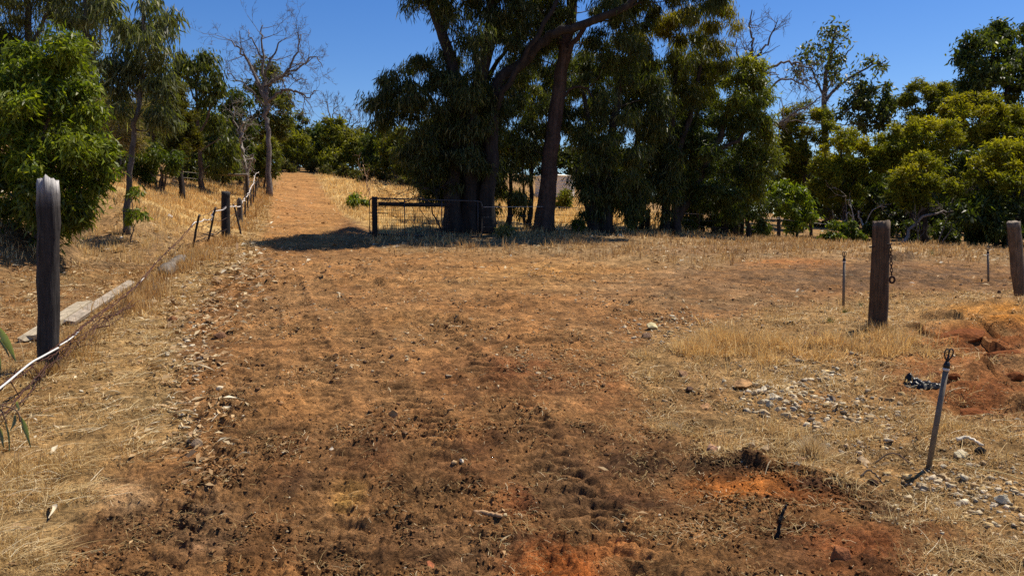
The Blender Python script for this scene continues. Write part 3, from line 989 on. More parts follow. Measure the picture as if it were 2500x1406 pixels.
HEAP = [(1862, 958, 26, 20, 0), (1890, 972, 40, 18, 0), (1858, 982, 22, 18, 1), (1880, 988, 22, 20, 1), (1918, 984, 20, 16, 1), (1937, 992, 22, 18, 3), (1908, 964, 18, 14, 1), (1935, 970, 24, 18, 0), (1898, 998, 22, 14, 1), (1866, 1004, 30, 22, 2),
        (1925, 1010, 32, 24, 2), (1845, 945, 18, 14, 1), (1880, 945, 22, 14, 2), (1912, 948, 18, 12, 1), (1942, 945, 12, 9, 1), (1935, 935, 12, 8, 0), (1838, 965, 26, 16, 2), (1893, 1028, 18, 12, 4), (1905, 978, 18, 12, 3), (1955, 985, 14, 10, 1)]
HP = [(.50, .42, .29), (.54, .42, .25), (.40, .29, .16), (.27, .23, .17), (.50, .32, .11)]
for i, (px, py, w_, h_, k) in enumerate(HEAP):
    lab = 'grey stone of the rubble heap in the straw right of the track' if k in (0, 3) else 'tan stone of the rubble heap in the straw right of the track'
    if k == 4:
        lab = 'yellow stone lying just below the rubble heap'
    stone(px, py, w_, h_, np.array(HP[k]) * r0.uniform(.85, 1.15), lab, 300 + i, group=None if k == 4 else 'stones of the rubble heap')
stone(1835, 842, 42, 30, (.045, .028, .020), 'big dark clod of earth in the tall straw', 400, 'earth_clod', 'clod', npts=22, mat=M['clod'])
stone(1988, 826, 24, 18, (.20, .10, .06), 'brown clod of earth in the straw near the chained post', 401, 'earth_clod', 'clod', npts=20, mat=M['clod'])
stone(1870, 870, 16, 14, (.08, .05, .035), 'small dark clod of earth below the big dark one', 402, 'earth_clod', 'clod', npts=18, mat=M['clod'])
stone(2390, 1102, 32, 26, (.018, .017, .017), 'black charred lump beside the pale stick', 403, 'charred_lump', 'lump', npts=30, mat=M['clod'])
for i, (px, py, w_, h_, lab) in enumerate([(2395, 985, 110, 34, 'red clod of dug earth at the front of the diggings'), (2330, 935, 40, 20, 'small red clod right of the leaning pipe head'), (2470, 930, 60, 30, 'dark red clod of dug earth at the right edge'), (2350, 838, 120, 26, 'long red bank of dug earth below the far right post'), (2450, 865, 110, 34, 'dark red heap of dug earth at the right edge'), (2130, 1180, 30, 18, 'dark clod at the end of the ploughed strip'), (1985, 1125, 30, 24, 'dark clod beside the pale grass tuft')]):
    stone(px, py, w_, h_, (.20, .065, .020) if i < 5 else (.06, .032, .02), lab, 410 + i, 'earth_clod', 'clod', npts=40, mat=M['clod'], sink=.42, deep=.6)

# ------------------------------------------------------------------ trees
def unit(a):
    return a / (np.linalg.norm(a, axis=-1, keepdims=True) + 1e-9)


def nearest_on(paths, q):
    best = (1e9, None, .05)
    for p, r in paths:
        d = np.linalg.norm(p - q, axis=1) + 1.2 * np.maximum(p[:, 2] - q[2] + .25, 0)
        k = int(np.argmin(d))
        if d[k] < best[0]:
            best = (d[k], p[k], r[k])
    return best


def stems(D, spec, seed=0, jit=.03):
    """spec: list of (list of (px, py[, depth offset]), radius at foot, radius at tip); the first point of a stem standing on the ground may be 'G'"""
    out = []
    for n, (pts, r0, r1) in enumerate(spec):
        pp = []
        for i, p in enumerate(pts):
            dd = p[2] if len(p) > 2 else 0
            pp.append(P(p[0], p[1], D + dd))
        pp = np.array(pp)
        if len(pts[0]) <= 2 or pts[0][2] == 0:
            g = gz(pp[0][0], pp[0][1])
            if abs(pp[0][2] - g) < 1.6 and n >= 0 and pts[0][1] > 380:
                pp[0][2] = g - .15
        path = smooth_path(pp, 5, jit, seed + n)
        t = np.linspace(0, 1, len(path))
        rad = r0 * (1 - t) ** .8 + r1 * (1 - (1 - t) ** .8)
        if pts[0][1] > 380:
            rad = rad * (1 + .45 * np.exp(-t * 14))
        out.append((path, rad))
    return out


def tree(name, label, cat, D, spec, crown, leaf, barkc=(.10, .075, .055), group=None, seed=0, lai=2.2, thick=1.6, clump=.42, cd=4.0, twigs=.35, twig_r=.016, gap=-.18, parts=('trunk', 'crown'), sides=9, dspread=1.0, bare=0):
    r = np.random.default_rng(1000 + seed)
    st = stems(D, spec, seed)
    foot = st[0][0][0].copy()
    root = empty(name, foot, label, cat, group)
    mb = MB()
    for n, (p, rad) in enumerate(st):
        bc = np.array(barkc) * (1 + .12 * r.normal())
        mb.tube(p, rad, sides, bc, True, .10, seed + n)
    # clumps of foliage through the crown's volume
    cols, LV = [], []
    nleaf = 0
    allc = []
    for ci, cr in enumerate(crown):
        poly = cr if isinstance(cr, list) else cr['poly']
        o = {} if isinstance(cr, list) else cr
        Dc = D + o.get('dd', 0)
        k = Dc / F
        xs = np.array([p[0] for p in poly], float)
        ys_ = np.array([p[1] for p in poly], float)
        A = .5 * abs(np.dot(xs, np.roll(ys_, 1)) - np.dot(ys_, np.roll(xs, 1))) * k * k
        nc_ = int(max(8, A * 1.5 * o.get('cd', cd)))
        need = nc_ * 8
        X = r.uniform(xs.min(), xs.max(), need * 2)
        Y = r.uniform(ys_.min(), ys_.max(), need * 2)
        ok = pip(poly, X, Y)
        X, Y = X[ok], Y[ok]
        ed = edge_dist(poly, X, Y) * k
        th = np.minimum(thick, .15 + 1.0 * ed)
        off = r.uniform(-1, 1, len(X)) * th * dspread
        g = perlin(X * k * .75 + off * .4, Y * k * .75 + off * .5, seed + 3) + .35 * perlin(X * k * 2, Y * k * 2, seed + 4)
        ok = (g > o.get('gap', gap) - (.30 if o.get('gap', gap) < .05 else .1)) & (ed > .10 * clump)
        X, Y, off = X[ok][:nc_], Y[ok][:nc_], off[ok][:nc_]
        cen = np.array([P(a, b, Dc + c) for a, b, c in zip(X, Y, off)])
        if len(cen) == 0:
            continue
        hg = hbase(cen[:, 0], cen[:, 1])
        cen = cen[cen[:, 2] > hg + .25]
        allc.append(cen)
        lf = dict(leaf)
        lf.update(o.get('leaf', {}))
        la = lf['L'] * lf['W'] * .55
        n = int(o.get('lai', lai) * 3.6 * A / la / 1.5)
        n = min(n, 170000)
        idx = r.integers(0, len(cen), n)
        cr_sz = clump * r.uniform(.5, 1.3, len(cen))
        offv = r.normal(size=(n, 3)) * .38
        offv[:, 2] *= lf.get('flat', .8)
        b = cen[idx] + offv * cr_sz[idx][:, None]
        droop = lf.get('droop', .6)
        dv = unit(r.normal(size=(n, 3)) * (1 - droop * .6) + np.array((0, 0, -1.0)) * droop * 1.3 + unit(offv) * .35)
        Ln = lf['L'] * 1.3 * r.uniform(.6, 1.3, n)
        Wn = lf['W'] * 1.18 * r.uniform(.7, 1.25, n)
        sv = unit(np.cross(dv, r.normal(size=(n, 3)))) * (Wn / 2)[:, None]
        bendv = unit(np.cross(dv, sv)) * (Ln * .12 * r.normal(size=n))[:, None]
        V = np.stack([b, b + dv * (Ln * .42)[:, None] + sv + bendv, b + dv * Ln[:, None] + bendv * -.6, b + dv * (Ln * .42)[:, None] - sv + bendv], 1)
        c1, c2, c3 = (np.array(q) * (1.38, 1.26, .78) for q in lf['c'])
        tc = np.clip(r.beta(2, 2, len(cen))[idx] + r.normal(0, .18, n), 0, 1)[:, None]
        cc = c1 * (1 - tc) + c2 * tc
        # tip colour on outer and upper shoots: young growth, painted sunlight on two gums
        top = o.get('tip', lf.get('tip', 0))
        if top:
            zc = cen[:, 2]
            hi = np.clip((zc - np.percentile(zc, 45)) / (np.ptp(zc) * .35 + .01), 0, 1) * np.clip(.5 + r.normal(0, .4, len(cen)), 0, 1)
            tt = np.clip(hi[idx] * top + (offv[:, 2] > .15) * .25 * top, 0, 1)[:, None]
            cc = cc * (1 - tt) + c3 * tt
        else:
            m3 = r.uniform(0, 1, n) < .10
            cc[m3] = c3  # scattered pale leaves: glints painted into the leaf colour
        cc = cc * r.uniform(.6, 1.5, (n, 1))
        LV.append(V.reshape(-1, 3))
        cols.append(np.repeat(cc, 4, 0))
        nleaf += n
    # twigs that carry the clumps
    if allc:
        cen = np.vstack(allc)
        sel = r.permutation(len(cen))[:int(len(cen) * twigs)]
        grown = list(st)
        order = sel[np.argsort([nearest_on(st, cen[q])[0] for q in sel])] if len(sel) else []
        for q in order:
            d, a, ra = nearest_on(grown, cen[q])
            if d < .15:
                continue
            b = cen[q]
            m = (a + b) / 2 + r.normal(size=3) * .08 * d + np.array((0, 0, -.04 * d))
            rr = min(ra * .7, twig_r * (1 + .5 * d))
            path = smooth_path([a, m, b], 3)
            rad = np.linspace(rr, rr * .35, len(path))
            mb.tube(path, rad, 4, np.array(barkc) * r.uniform(.8, 1.5), False)
            if len(grown) < 160:
                grown.append((path, rad))
    trunk = mb.build(parts[0], M['bark'], root, True)
    if LV:
        V = np.vstack(LV) - foot
        me = make_mesh(parts[1], V, np.arange(len(V)).reshape(-1, 4), None, np.vstack(cols))
        link(parts[1], me, M[leaf.get('mat', 'leaf')], root)
    return root


def bare_tree(name, label, cat, D, spec, barkc, seed=0, depth=4, spread=.75, twig=.5, up=.25, group=None, sides=7, minr=.006):
    """dead or leafless tree: the limbs given, and finer and finer twigs sprouting from them"""
    r = np.random.default_rng(3000 + seed)
    st = stems(D, spec, seed, .05)
    foot = st[0][0][0].copy()
    root = empty(name, foot, label, cat, group)
    trunk = MB()
    br = MB()
    bc = np.array(barkc)
    for n, (p, rad) in enumerate(st):
        (trunk if n == 0 else br).tube(p, rad, sides, bc * r.uniform(.85, 1.15), True, .08, seed + n)

    def sprout(p, rad, lvl, L):
        if lvl == 0:
            return
        nb = max(2, int(len(p) * (.55 if lvl == depth else .5)))
        for _ in range(nb):
            k = int(len(p) * (.25 + .75 * r.uniform())) if lvl == depth else r.integers(1, len(p))
            k = min(k, len(p) - 2)
            a = p[k]
            t = unit(p[k + 1] - p[k])
            d = unit(t + r.normal(size=3) * spread + np.array((0, 0, up)))
            ll = L * r.uniform(.5, 1.1)
            b = a + d * ll * .5 + r.normal(size=3) * .06 * ll
            d2 = unit(d + r.normal(size=3) * .35 + np.array((0, 0, up * .6)))
            c = b + d2 * ll * .5
            path = smooth_path([a, b, c], 3, .01 * ll, int(r.integers(1e6)))
            r0 = max(minr, min(rad[k] * .55, .022 * ll))
            rr = np.linspace(r0, max(minr * .55, r0 * .4), len(path))
            br.tube(path, rr, 4, bc * r.uniform(.8, 1.2), False)
            sprout(path, rr, lvl - 1, L * .55)
    start = st[1:] if len(st) > 1 else st
    for p, rad in start:
        L = np.linalg.norm(np.diff(p, axis=0), axis=1).sum()
        sprout(p, rad, depth - 1 if len(st) > 4 else depth, L * twig)
    trunk.build('trunk', M['bark'], root, True)
    br.build('branches', M['bark'], root, True)
    return root


# leaf kinds
GUM = dict(L=.20, W=.028, droop=1.0, c=((.035, .050, .020), (.060, .078, .034), (.14, .15, .09)))
GREY = dict(L=.21, W=.03, droop=1.0, c=((.055, .070, .042), (.095, .112, .072), (.22, .24, .17)))
BRIGHT = dict(L=.115, W=.033, droop=.7, c=((.060, .095, .016), (.125, .165, .026), (.19, .22, .035)))
DARK = dict(L=.16, W=.034, droop=.75, c=((.030, .045, .016), (.052, .075, .025), (.09, .11, .04)))
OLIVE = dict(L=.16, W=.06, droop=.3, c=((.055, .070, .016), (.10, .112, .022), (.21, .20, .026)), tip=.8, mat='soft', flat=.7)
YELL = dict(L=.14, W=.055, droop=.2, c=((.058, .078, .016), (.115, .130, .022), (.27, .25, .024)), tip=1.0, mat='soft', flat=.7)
FARG = dict(L=.30, W=.11, droop=.5, c=((.050, .062, .026), (.080, .092, .040), (.13, .13, .05)), mat='soft')
FINE = dict(L=.10, W=.035, droop=-.3, c=((.045, .048, .014), (.070, .070, .020), (.10, .09, .03)), mat='soft')
DUST = dict(L=.14, W=.018, droop=.0, c=((.10, .085, .065), (.16, .14, .11), (.2, .18, .15)), mat='soft')


def blobpoly(cx, cy, rx, ry, seed, n=16, amp=.22):
    r = np.random.default_rng(seed + 500)
    a = np.arange(n) * 2 * PI / n
    q = 1 + amp * r.normal(size=n)
    return [(cx + rx * q[i] * math.cos(a[i]), cy + ry * q[i] * math.sin(a[i])) for i in range(n)]


RED = (.055, .036, .028)
GRY = (.10, .085, .072)
DRK = (.034, .027, .023)

# --- left side
tree('gum_sapling', 'big bushy bright green young gum on the bank just behind the tall weathered post', 'tree', 13.6,
     [([(105, 575), (110, 450), (118, 300), (130, 140)], .07, .015), ([(105, 575), (60, 450), (40, 300), (20, 190)], .05, .012), ([(110, 560), (170, 450), (215, 330)], .045, .01), ([(110, 560), (180, 490), (250, 430)], .035, .01)],
     [[(-90, 170), (20, 130), (100, 95), (150, 74), (190, 110), (210, 170), (235, 220), (255, 290), (288, 370), (282, 400), (245, 430), (250, 470), (205, 500), (195, 540), (120, 565), (60, 555), (20, 480), (-90, 430)],
      dict(poly=[(20, 130), (100, 95), (150, 72), (190, 110), (215, 180), (225, 280), (150, 300), (40, 260)], lai=1.0, dd=.3), dict(poly=[(-60, 400), (60, 380), (200, 380), (280, 400), (252, 440), (262, 478), (215, 510), (195, 560), (130, 590), (50, 590), (0, 560), (-60, 540)], lai=2.0, leaf=dict(c=((.045, .065, .016), (.085, .11, .024), (.14, .17, .03))))],
     BRIGHT, seed=1, lai=3.0, thick=1.3, clump=.32, cd=9, gap=-.3)
tree('slender_gum', 'slender grey leaved gum with thin leaning trunk standing on the pale grass bank', 'tree', 18,
     [([(305, 492), (318, 420), (332, 300), (345, 200), (350, 60), (345, -40)], .075, .025), ([(345, 200), (390, 120), (410, 60)], .03, .01), ([(340, 240), (290, 170), (275, 90)], .03, .01)],
     [[(262, -90), (300, -60), (370, -70), (412, 0), (436, 50), (436, 110), (425, 170), (410, 225), (380, 235), (330, 190), (270, 200), (240, 170), (262, 110), (255, 40)],
      dict(poly=[(345, 190), (425, 170), (415, 230), (424, 300), (395, 330), (362, 305), (352, 240)], gap=-.1), dict(poly=[(240, 180), (330, 190), (320, 240), (288, 290), (258, 255)], gap=-.1)],
     GREY, GRY, seed=2, lai=1.7, thick=1.1, clump=.36, cd=7, gap=-.12)
tree('gum_tree', 'tall gum with silvery drooping leaves at the upper left corner', 'tree', 24,
     [([(40, 560), (45, 300), (70, 100), (60, -100)], .16, .06), ([(60, 150), (120, 20), (150, -80)], .06, .02), ([(55, 200), (0, 60), (-40, -60)], .06, .02)],
     [[(-130, -260), (60, -260), (165, -140), (165, -20), (170, 60), (125, 105), (60, 120), (20, 100), (-130, 130)], dict(poly=[(-130, 60), (30, 75), (60, 180), (30, 300), (-130, 320)], leaf=dict(c=DARK['c']))],
     GREY, GRY, seed=3, lai=1.9, thick=1.8, clump=.5, cd=4)
tree('gum_tree', 'tall open gum rising behind the bright green sapling on the bank', 'tree', 22,
     [([(212, 560), (214, 300), (212, 100), (205, -60), (210, -160)], .10, .04), ([(213, 200), (245, 90), (262, 0)], .04, .012), ([(213, 150), (180, 40), (170, -50)], .04, .012)],
     [[(150, -190), (290, -190), (285, 0), (258, 30), (252, 110), (238, 200), (215, 235), (180, 160), (150, 110), (145, 20)]],
     GREY, GRY, seed=4, lai=1.5, thick=1.1, clump=.42, cd=5, gap=-.1)
tree('leafless_shrub', 'grey twiggy half dead shrub behind the slender leaning gum trunk', 'shrub', 24,
     [([(295, 430), (292, 380), (290, 300), (300, 230)], .03, .01), ([(295, 430), (310, 340), (330, 260)], .02, .008), ([(295, 430), (275, 330), (260, 260)], .02, .008)],
     [[(250, 235), (320, 205), (345, 260), (338, 360), (290, 385), (252, 360)]], DUST, GRY, seed=5, lai=1.5, thick=.9, clump=.4, cd=6, twigs=.9)
tree('cypress_pine', 'dense brown green conical pine between the round shrub and the gum trunks', 'tree', 27,
     [([(440, 432), (435, 330), (422, 195)], .10, .02)],
     [[(408, 200), (420, 172), (432, 190), (455, 235), (482, 300), (492, 350), (484, 385), (430, 405), (398, 385), (393, 300)]], FINE, DRK, seed=6, lai=3.6, thick=1.1, clump=.25, cd=10, gap=-.6)
tree('gum_tree', 'upright green gum with forked crown beside the wooden rail fence', 'tree', 31,
     [([(492, 452), (489, 380), (484, 300), (480, 210), (492, 140)], .10, .03), ([(482, 250), (455, 190), (440, 140)], .04, .015), ([(486, 330), (520, 250), (530, 180)], .05, .015), ([(488, 370), (545, 330)], .03, .012)],
     [[(412, 150), (438, 122), (462, 145), (490, 118), (520, 134), (530, 165), (553, 185), (545, 215), (525, 245), (500, 265), (470, 240), (440, 210)], dict(poly=[(500, 280), (530, 275), (562, 300), (577, 350), (560, 412), (520, 420), (497, 400)], dd=.6)],
     dict(GUM, c=((.045, .062, .020), (.075, .095, .032), (.13, .14, .05)), L=.2, W=.05), seed=7, lai=2.3, thick=1.1, clump=.42, cd=6)
for i, (cx, cy, hw, hh, D, lab) in enumerate([(130, 400, 80, 90, 30, 'dark bushy tree at the top of the bank behind the bright green sapling'), (270, 350, 60, 90, 29, 'dark scrubby tree behind the slender leaning gum'), (370, 290, 50, 90, 31, 'grey green tree left of the brown green pine'), (530, 380, 46, 60, 37, 'dark bush behind the rail fence'), (455, 370, 40, 70, 33, 'dark tree just right of the brown green pine'), (30, 330, 60, 90, 31, 'shadowy tree at the left edge on top of the bank')]):
    tree('hillside_tree', lab, 'tree', D, [([(cx, cy + hh), (cx + 3, cy), (cx - 4, cy - hh * .8)], .09, .02), ([(cx, cy + hh * .7), (cx + hw * .5, cy - hh * .3)], .04, .015), ([(cx, cy + hh * .7), (cx - hw * .5, cy - hh * .3)], .04, .015)],
         [blobpoly(cx, cy, hw, hh, 400 + i, 16, .16)], dict([GUM, DARK, GREY][i % 3], L=.19, W=.045), GRY, 'trees on the left hillside', 420 + i, lai=2.0, thick=1.6, clump=.45, cd=4.5, gap=-.05, twigs=.7)
tree('round_shrub', 'round dark green shrub in the dry paddock beside the thin fence post', 'shrub', 25.5,
     [([(392, 448), (390, 420), (380, 370)], .05, .02), ([(392, 448), (410, 400), (425, 365)], .04, .015), ([(392, 448), (365, 410), (345, 370)], .04, .015)],
     [[(322, 378), (345, 338), (385, 335), (425, 345), (448, 378), (442, 422), (412, 440), (350, 440), (324, 425)]], dict(DARK, c=((.035, .058, .014), (.060, .085, .022), (.10, .12, .04)), L=.12), seed=8, lai=3.2, thick=.9, clump=.24, cd=14, gap=-.6)
tree('low_shrub', 'low grey green shrub behind the wooden rail of the paddock', 'shrub', 35,
     [([(540, 448), (545, 400), (540, 370)], .04, .02)], [[(495, 385), (520, 352), (562, 378), (594, 395), (590, 432), (500, 436)]], dict(GREY, L=.18, W=.05), seed=9, lai=2.6, thick=1.0, clump=.35, cd=8, gap=-.4)
tree('olive_shrub', 'soft olive shrub right at the left edge of the dirt track crest', 'shrub', 42,
     [([(645, 440), (648, 400), (650, 350)], .06, .02)], [[(606, 405), (624, 360), (655, 332), (676, 358), (683, 410), (666, 434), (618, 440)]], dict(OLIVE, c=((.05, .066, .022), (.085, .10, .034), (.14, .14, .04)), L=.2, W=.06), seed=10, lai=2.8, thick=1.0, clump=.35, cd=8, gap=-.4)
tree('scrub_tree', 'dark scrubby gum behind the rail fence left of the bare tree', 'tree', 40,
     [([(585, 440), (590, 350), (580, 250)], .09, .03), ([(588, 380), (610, 300), (605, 230)], .05, .02)],
     [[(545, 250), (578, 208), (612, 240), (626, 330), (606, 420), (556, 425), (540, 340)]], dict(DARK, L=.24, W=.07), DRK, seed=11, lai=2.4, thick=1.3, clump=.5, cd=4.5, twigs=.7)
tree('gum_tree', 'leafy gum growing directly behind the bare branched tree', 'tree', 47,
     [([(655, 425), (652, 300), (648, 160)], .13, .03), ([(652, 320), (690, 270)], .05, .02), ([(652, 320), (615, 250)], .05, .02)],
     [[(600, 215), (622, 160), (648, 138), (678, 168), (690, 215), (713, 240), (719, 290), (700, 330), (650, 345), (606, 330)]], dict(FARG, L=.26, W=.08), seed=12, lai=2.1, thick=1.5, clump=.5, cd=4, gap=-.1)
bare_tree('bare_tree', 'large bare branched tree against the sky left of the dirt track', 'tree', 38,
          [([(655, 418), (656, 340), (650, 275), (652, 240)], .125, .09), ([(651, 250), (625, 190), (592, 130), (560, 98)], .10, .02), ([(650, 255), (642, 180), (640, 110), (642, 62)], .09, .02),
           ([(652, 245), (655, 205), (690, 183), (715, 150), (735, 85)], .10, .02), ([(655, 250), (690, 220), (722, 222), (752, 236), (772, 222)], .08, .015), ([(690, 184), (730, 165), (768, 140), (788, 166)], .06, .012),
           ([(645, 150), (618, 100), (606, 72)], .05, .012), ([(648, 190), (672, 120), (700, 92)], .06, .012), ([(653, 270), (620, 230), (580, 195), (560, 180)], .06, .012), ([(700, 175), (720, 190), (750, 195)], .04, .01)],
          (.15, .128, .112), 1, 5, .7, .40, .2, minr=.006)
bare_tree('dead_stump_tree', 'twisted dead tree with pale broken limbs at the end of the rail fence', 'tree', 33.5,
          [([(606, 452), (600, 420), (592, 380), (588, 340), (595, 300)], .11, .05), ([(592, 380), (590, 330), (605, 308), (620, 304)], .04, .015), ([(595, 400), (612, 385), (622, 395)], .05, .03), ([(590, 350), (575, 300), (570, 260)], .04, .01)],
          (.30, .26, .22), 2, 3, .8, .4, .2)

# --- far row of trees along the crest of the track
crest = [(700, 296, 418, 38, 64), (748, 286, 412, 44, 70), (792, 306, 425, 42, 66), (842, 300, 430, 50, 62), (888, 322, 436, 42, 60), (926, 312, 440, 42, 58), (968, 322, 448, 46, 54), (1014, 330, 458, 46, 52), (1062, 330, 465, 46, 50), (725, 330, 418, 36, 62), (815, 350, 428, 40, 60)]
crest_labels = ['grey green gum at the crest, first to the right of the olive shrub', 'pale tree directly above the end of the dirt track', 'scrub tree just right of the crest of the dirt track', 'broad olive tree below the two far dead treetops', 'dense green tree at the far edge of the pale paddock',
                'scrub tree in line with the thin leaning pole in the paddock', 'scrubby far tree right of the thin leaning pole', 'scrubby far tree above the left end of the steel gate', 'far scrub tree partly hidden behind the big multi stem gum', 'low dark bush where the dirt track disappears', 'low olive bush right beside the end of the dirt track']
for i, (cx, top, bot, hw, D) in enumerate(crest):
    cyy = (top + bot - 4) / 2
    pal = [FARG, dict(FARG, c=OLIVE['c'], tip=.5), dict(FARG, c=DARK['c'])][(i * 2 + 1) % 3 if i not in (3, 4, 10) else 1]
    tree('crest_tree', crest_labels[i], 'tree', D, [([(cx, bot), (cx + 3, (top + bot) / 2), (cx - 4, top + 15)], .10, .03), ([(cx + 2, bot - 15), (cx + hw * .5, cyy)], .05, .02), ([(cx + 1, bot - 10), (cx - hw * .5, cyy)], .05, .02)],
         [blobpoly(cx, cyy, hw * 1.05, (bot - top) / 2, i, 14, .2)], pal, GRY, 'trees along the crest', 20 + i, lai=1.9, thick=2.2, clump=.5, cd=3.4, gap=-.05, twigs=.8)
for i, (cx, top, hw, D, lab) in enumerate([(690, 310, 60, 84, 'hazy green treetop behind the crest left of the track end'), (770, 300, 60, 88, 'hazy green treetop behind the crest over the track end'), (860, 295, 60, 86, 'hazy treetop behind the two far dead trees'), (940, 310, 60, 80, 'hazy treetop behind the crest left of the steel gate'), (1030, 315, 70, 76, 'hazy treetop behind the crest beside the big gum clump'),
                                          (1140, 330, 90, 74, 'far tree behind the big multi stem gum'), (1290, 330, 100, 76, 'far tree behind the water tank'), (1430, 340, 100, 72, 'far tree right of the water tank'), (1580, 350, 110, 70, 'far tree behind the middle of the wire fence'), (1730, 380, 110, 66, 'far tree behind the leaning trunk'), (1880, 340, 110, 62, 'far tree behind the right part of the wire fence'),
  (2010, 350, 110, 58, 'far dark tree behind the low round bush'), (2130, 350, 100, 56, 'far dark tree behind the stout chained post'), (2250, 350, 110, 60, 'far dark tree behind the low golden wattle'), (2370, 350, 110, 56, 'far dark tree behind the far thin pipe'), (2490, 330, 120, 58, 'far dark tree at the right edge behind the leaning post'),
                                          (480, 255, 70, 62, 'far tree behind the forked green gum'), (560, 270, 60, 64, 'far tree left behind the bare branched tree'), (640, 285, 60, 66, 'far tree right behind the bare branched tree'), (340, 240, 70, 52, 'far dark tree right of the slender leaning gum'), (240, 200, 70, 48, 'far dark tree right behind the open gum on the bank'), (110, 190, 90, 45, 'far dark tree behind the bright green sapling'), (1110, 240, 70, 60, 'far tree behind the stems of the huge multi stemmed gum'), (400, 300, 80, 56, 'far tree behind the brown green pine'), (300, 280, 90, 50, 'dark tree behind the leafless shrub'), (180, 240, 110, 46, 'dark tree behind the open gum on the bank'), (40, 220, 120, 44, 'dark tree behind the bank at the left edge')]):
    b = 430 if cx < 1100 else 500 if cx < 1600 else 540
    b = b if cx > 500 else 420
    b = 600 if cx > 1900 else b
    tree('background_tree', lab, 'tree', D, [([(cx, b), (cx + 4, (top + b) / 2), (cx, top + 10)], .14, .04)],
         [blobpoly(cx, (top + b) / 2, hw, (b - top) / 2, 60 + i, 16, .12)], dict(FARG, L=.42, W=.15, c=(FARG['c'] if i < 5 else ((.035, .045, .018), (.060, .072, .028), (.09, .10, .04)))), GRY, 'trees far behind the clearing', 40 + i, lai=1.5, thick=2.5, clump=.8, cd=1.5, gap=-.3, twigs=.2)
for i, (cx, cy, hw, hh, D) in enumerate([(690, 405, 24, 16, 60), (715, 412, 14, 8, 60), (770, 408, 22, 14, 61), (806, 418, 22, 14, 58), (835, 425, 24, 16, 57), (868, 430, 22, 15, 56), (905, 434, 26, 18, 53), (940, 438, 24, 16, 53), (985, 446, 26, 18, 49), (1030, 455, 26, 18, 47), (1065, 460, 22, 16, 46)]):
    tree('scrub_bush', 'low dull green scrub bush on the pale grass under the crest trees', 'shrub', D, [([(cx, cy + hh), (cx, cy), (cx + 3, cy - hh)], .03, .01)], [blobpoly(cx, cy, hw, hh, 300 + i, 12, .2)], dict(FARG, L=.2, W=.07, c=((.045, .052, .022), (.075, .08, .036), (.14, .12, .06))), GRY, 'scrub bushes under the crest trees', 320 + i, lai=2.0, thick=1.0, clump=.35, cd=5, gap=-.1, twigs=.8)
bare_tree('dead_treetop', 'thin dead tree poking above the far trees, left of a pair', 'tree', 66, [([(812, 425), (812, 330), (808, 290)], .10, .07), ([(810, 300), (798, 255), (795, 248)], .06, .015), ([(810, 300), (815, 270), (826, 256)], .05, .015)], (.16, .13, .11), 3, 3, .6, .5, .3, 'dead trees above the crest', minr=.014)
bare_tree('dead_treetop', 'thin dead tree with spreading top above the far trees, right of a pair', 'tree', 63, [([(842, 428), (841, 340), (840, 318)], .10, .07), ([(840, 325), (835, 290), (828, 275)], .05, .015), ([(840, 325), (855, 290), (858, 272)], .05, .015), ([(840, 328), (868, 300), (880, 290)], .05, .015)], (.16, .13, .11), 4, 3, .6, .5, .25, 'dead trees above the crest', minr=.014)

# --- the big dark clump in the middle
tree('multi_stem_gum', 'huge dark multi stemmed gum towering beside the steel gate', 'tree', 23.6,
     [([(1112, 574), (1106, 450), (1118, 250), (1092, 120), (1050, 0), (1020, -120)], .24, .10), ([(1150, 577), (1150, 420), (1160, 250), (1200, 60), (1190, -130)], .28, .10), ([(1184, 574), (1198, 400), (1216, 210), (1282, 150), (1345, 88, -.3), (1410, 68, -.6), (1530, 15, -1), (1620, -60, -1)], .24, .07),
      ([(1096, 572), (1086, 420, .4), (1060, 260, .6), (1010, 200, .5)], .12, .03), ([(1168, 574), (1176, 420, .5), (1180, 250, .8), (1150, 100, 1)], .20, .06), ([(1130, 572), (1126, 420, .5), (1135, 280, 1.0), (1240, 120, 1.2)], .20, .05), ([(1200, 300), (1240, 200, -.4), (1330, 60, -.6), (1390, -60)], .10, .04), ([(1156, 270), (1110, 170), (1090, 60), (1130, -60)], .10, .03)],
     [dict(poly=[(1090, -300), (1290, -300), (1300, 0), (1270, 110), (1240, 250), (1222, 350), (1210, 430), (1170, 455), (1100, 460), (1050, 380), (1060, 250), (1080, 120), (1030, 20), (1010, -80)], lai=2.3),
      dict(poly=[(1050, 445), (1030, 470), (1000, 410), (960, 345), (920, 305), (892, 275), (878, 242), (900, 220), (925, 225), (930, 190), (960, 140), (1000, 120), (1050, 138), (1100, 200), (1110, 380)], dd=-.3, lai=2.9, gap=-.25),
      dict(poly=[(996, 60), (990, 0), (1010, -60), (1040, -40), (1045, 60), (1022, 85)], lai=1.3), dict(poly=[(1050, 300), (1220, 250), (1230, 450), (1200, 540), (1190, 480), (1100, 470), (1060, 530), (1030, 480)], dd=.9, lai=1.8, leaf=dict(c=DARK['c']))],
     dict(GUM, c=((.030, .042, .018), (.052, .068, .030), (.13, .14, .09))), DRK, seed=80, lai=1.9, thick=2.2, clump=.45, cd=4.8, gap=-.05, twigs=.6, sides=11)
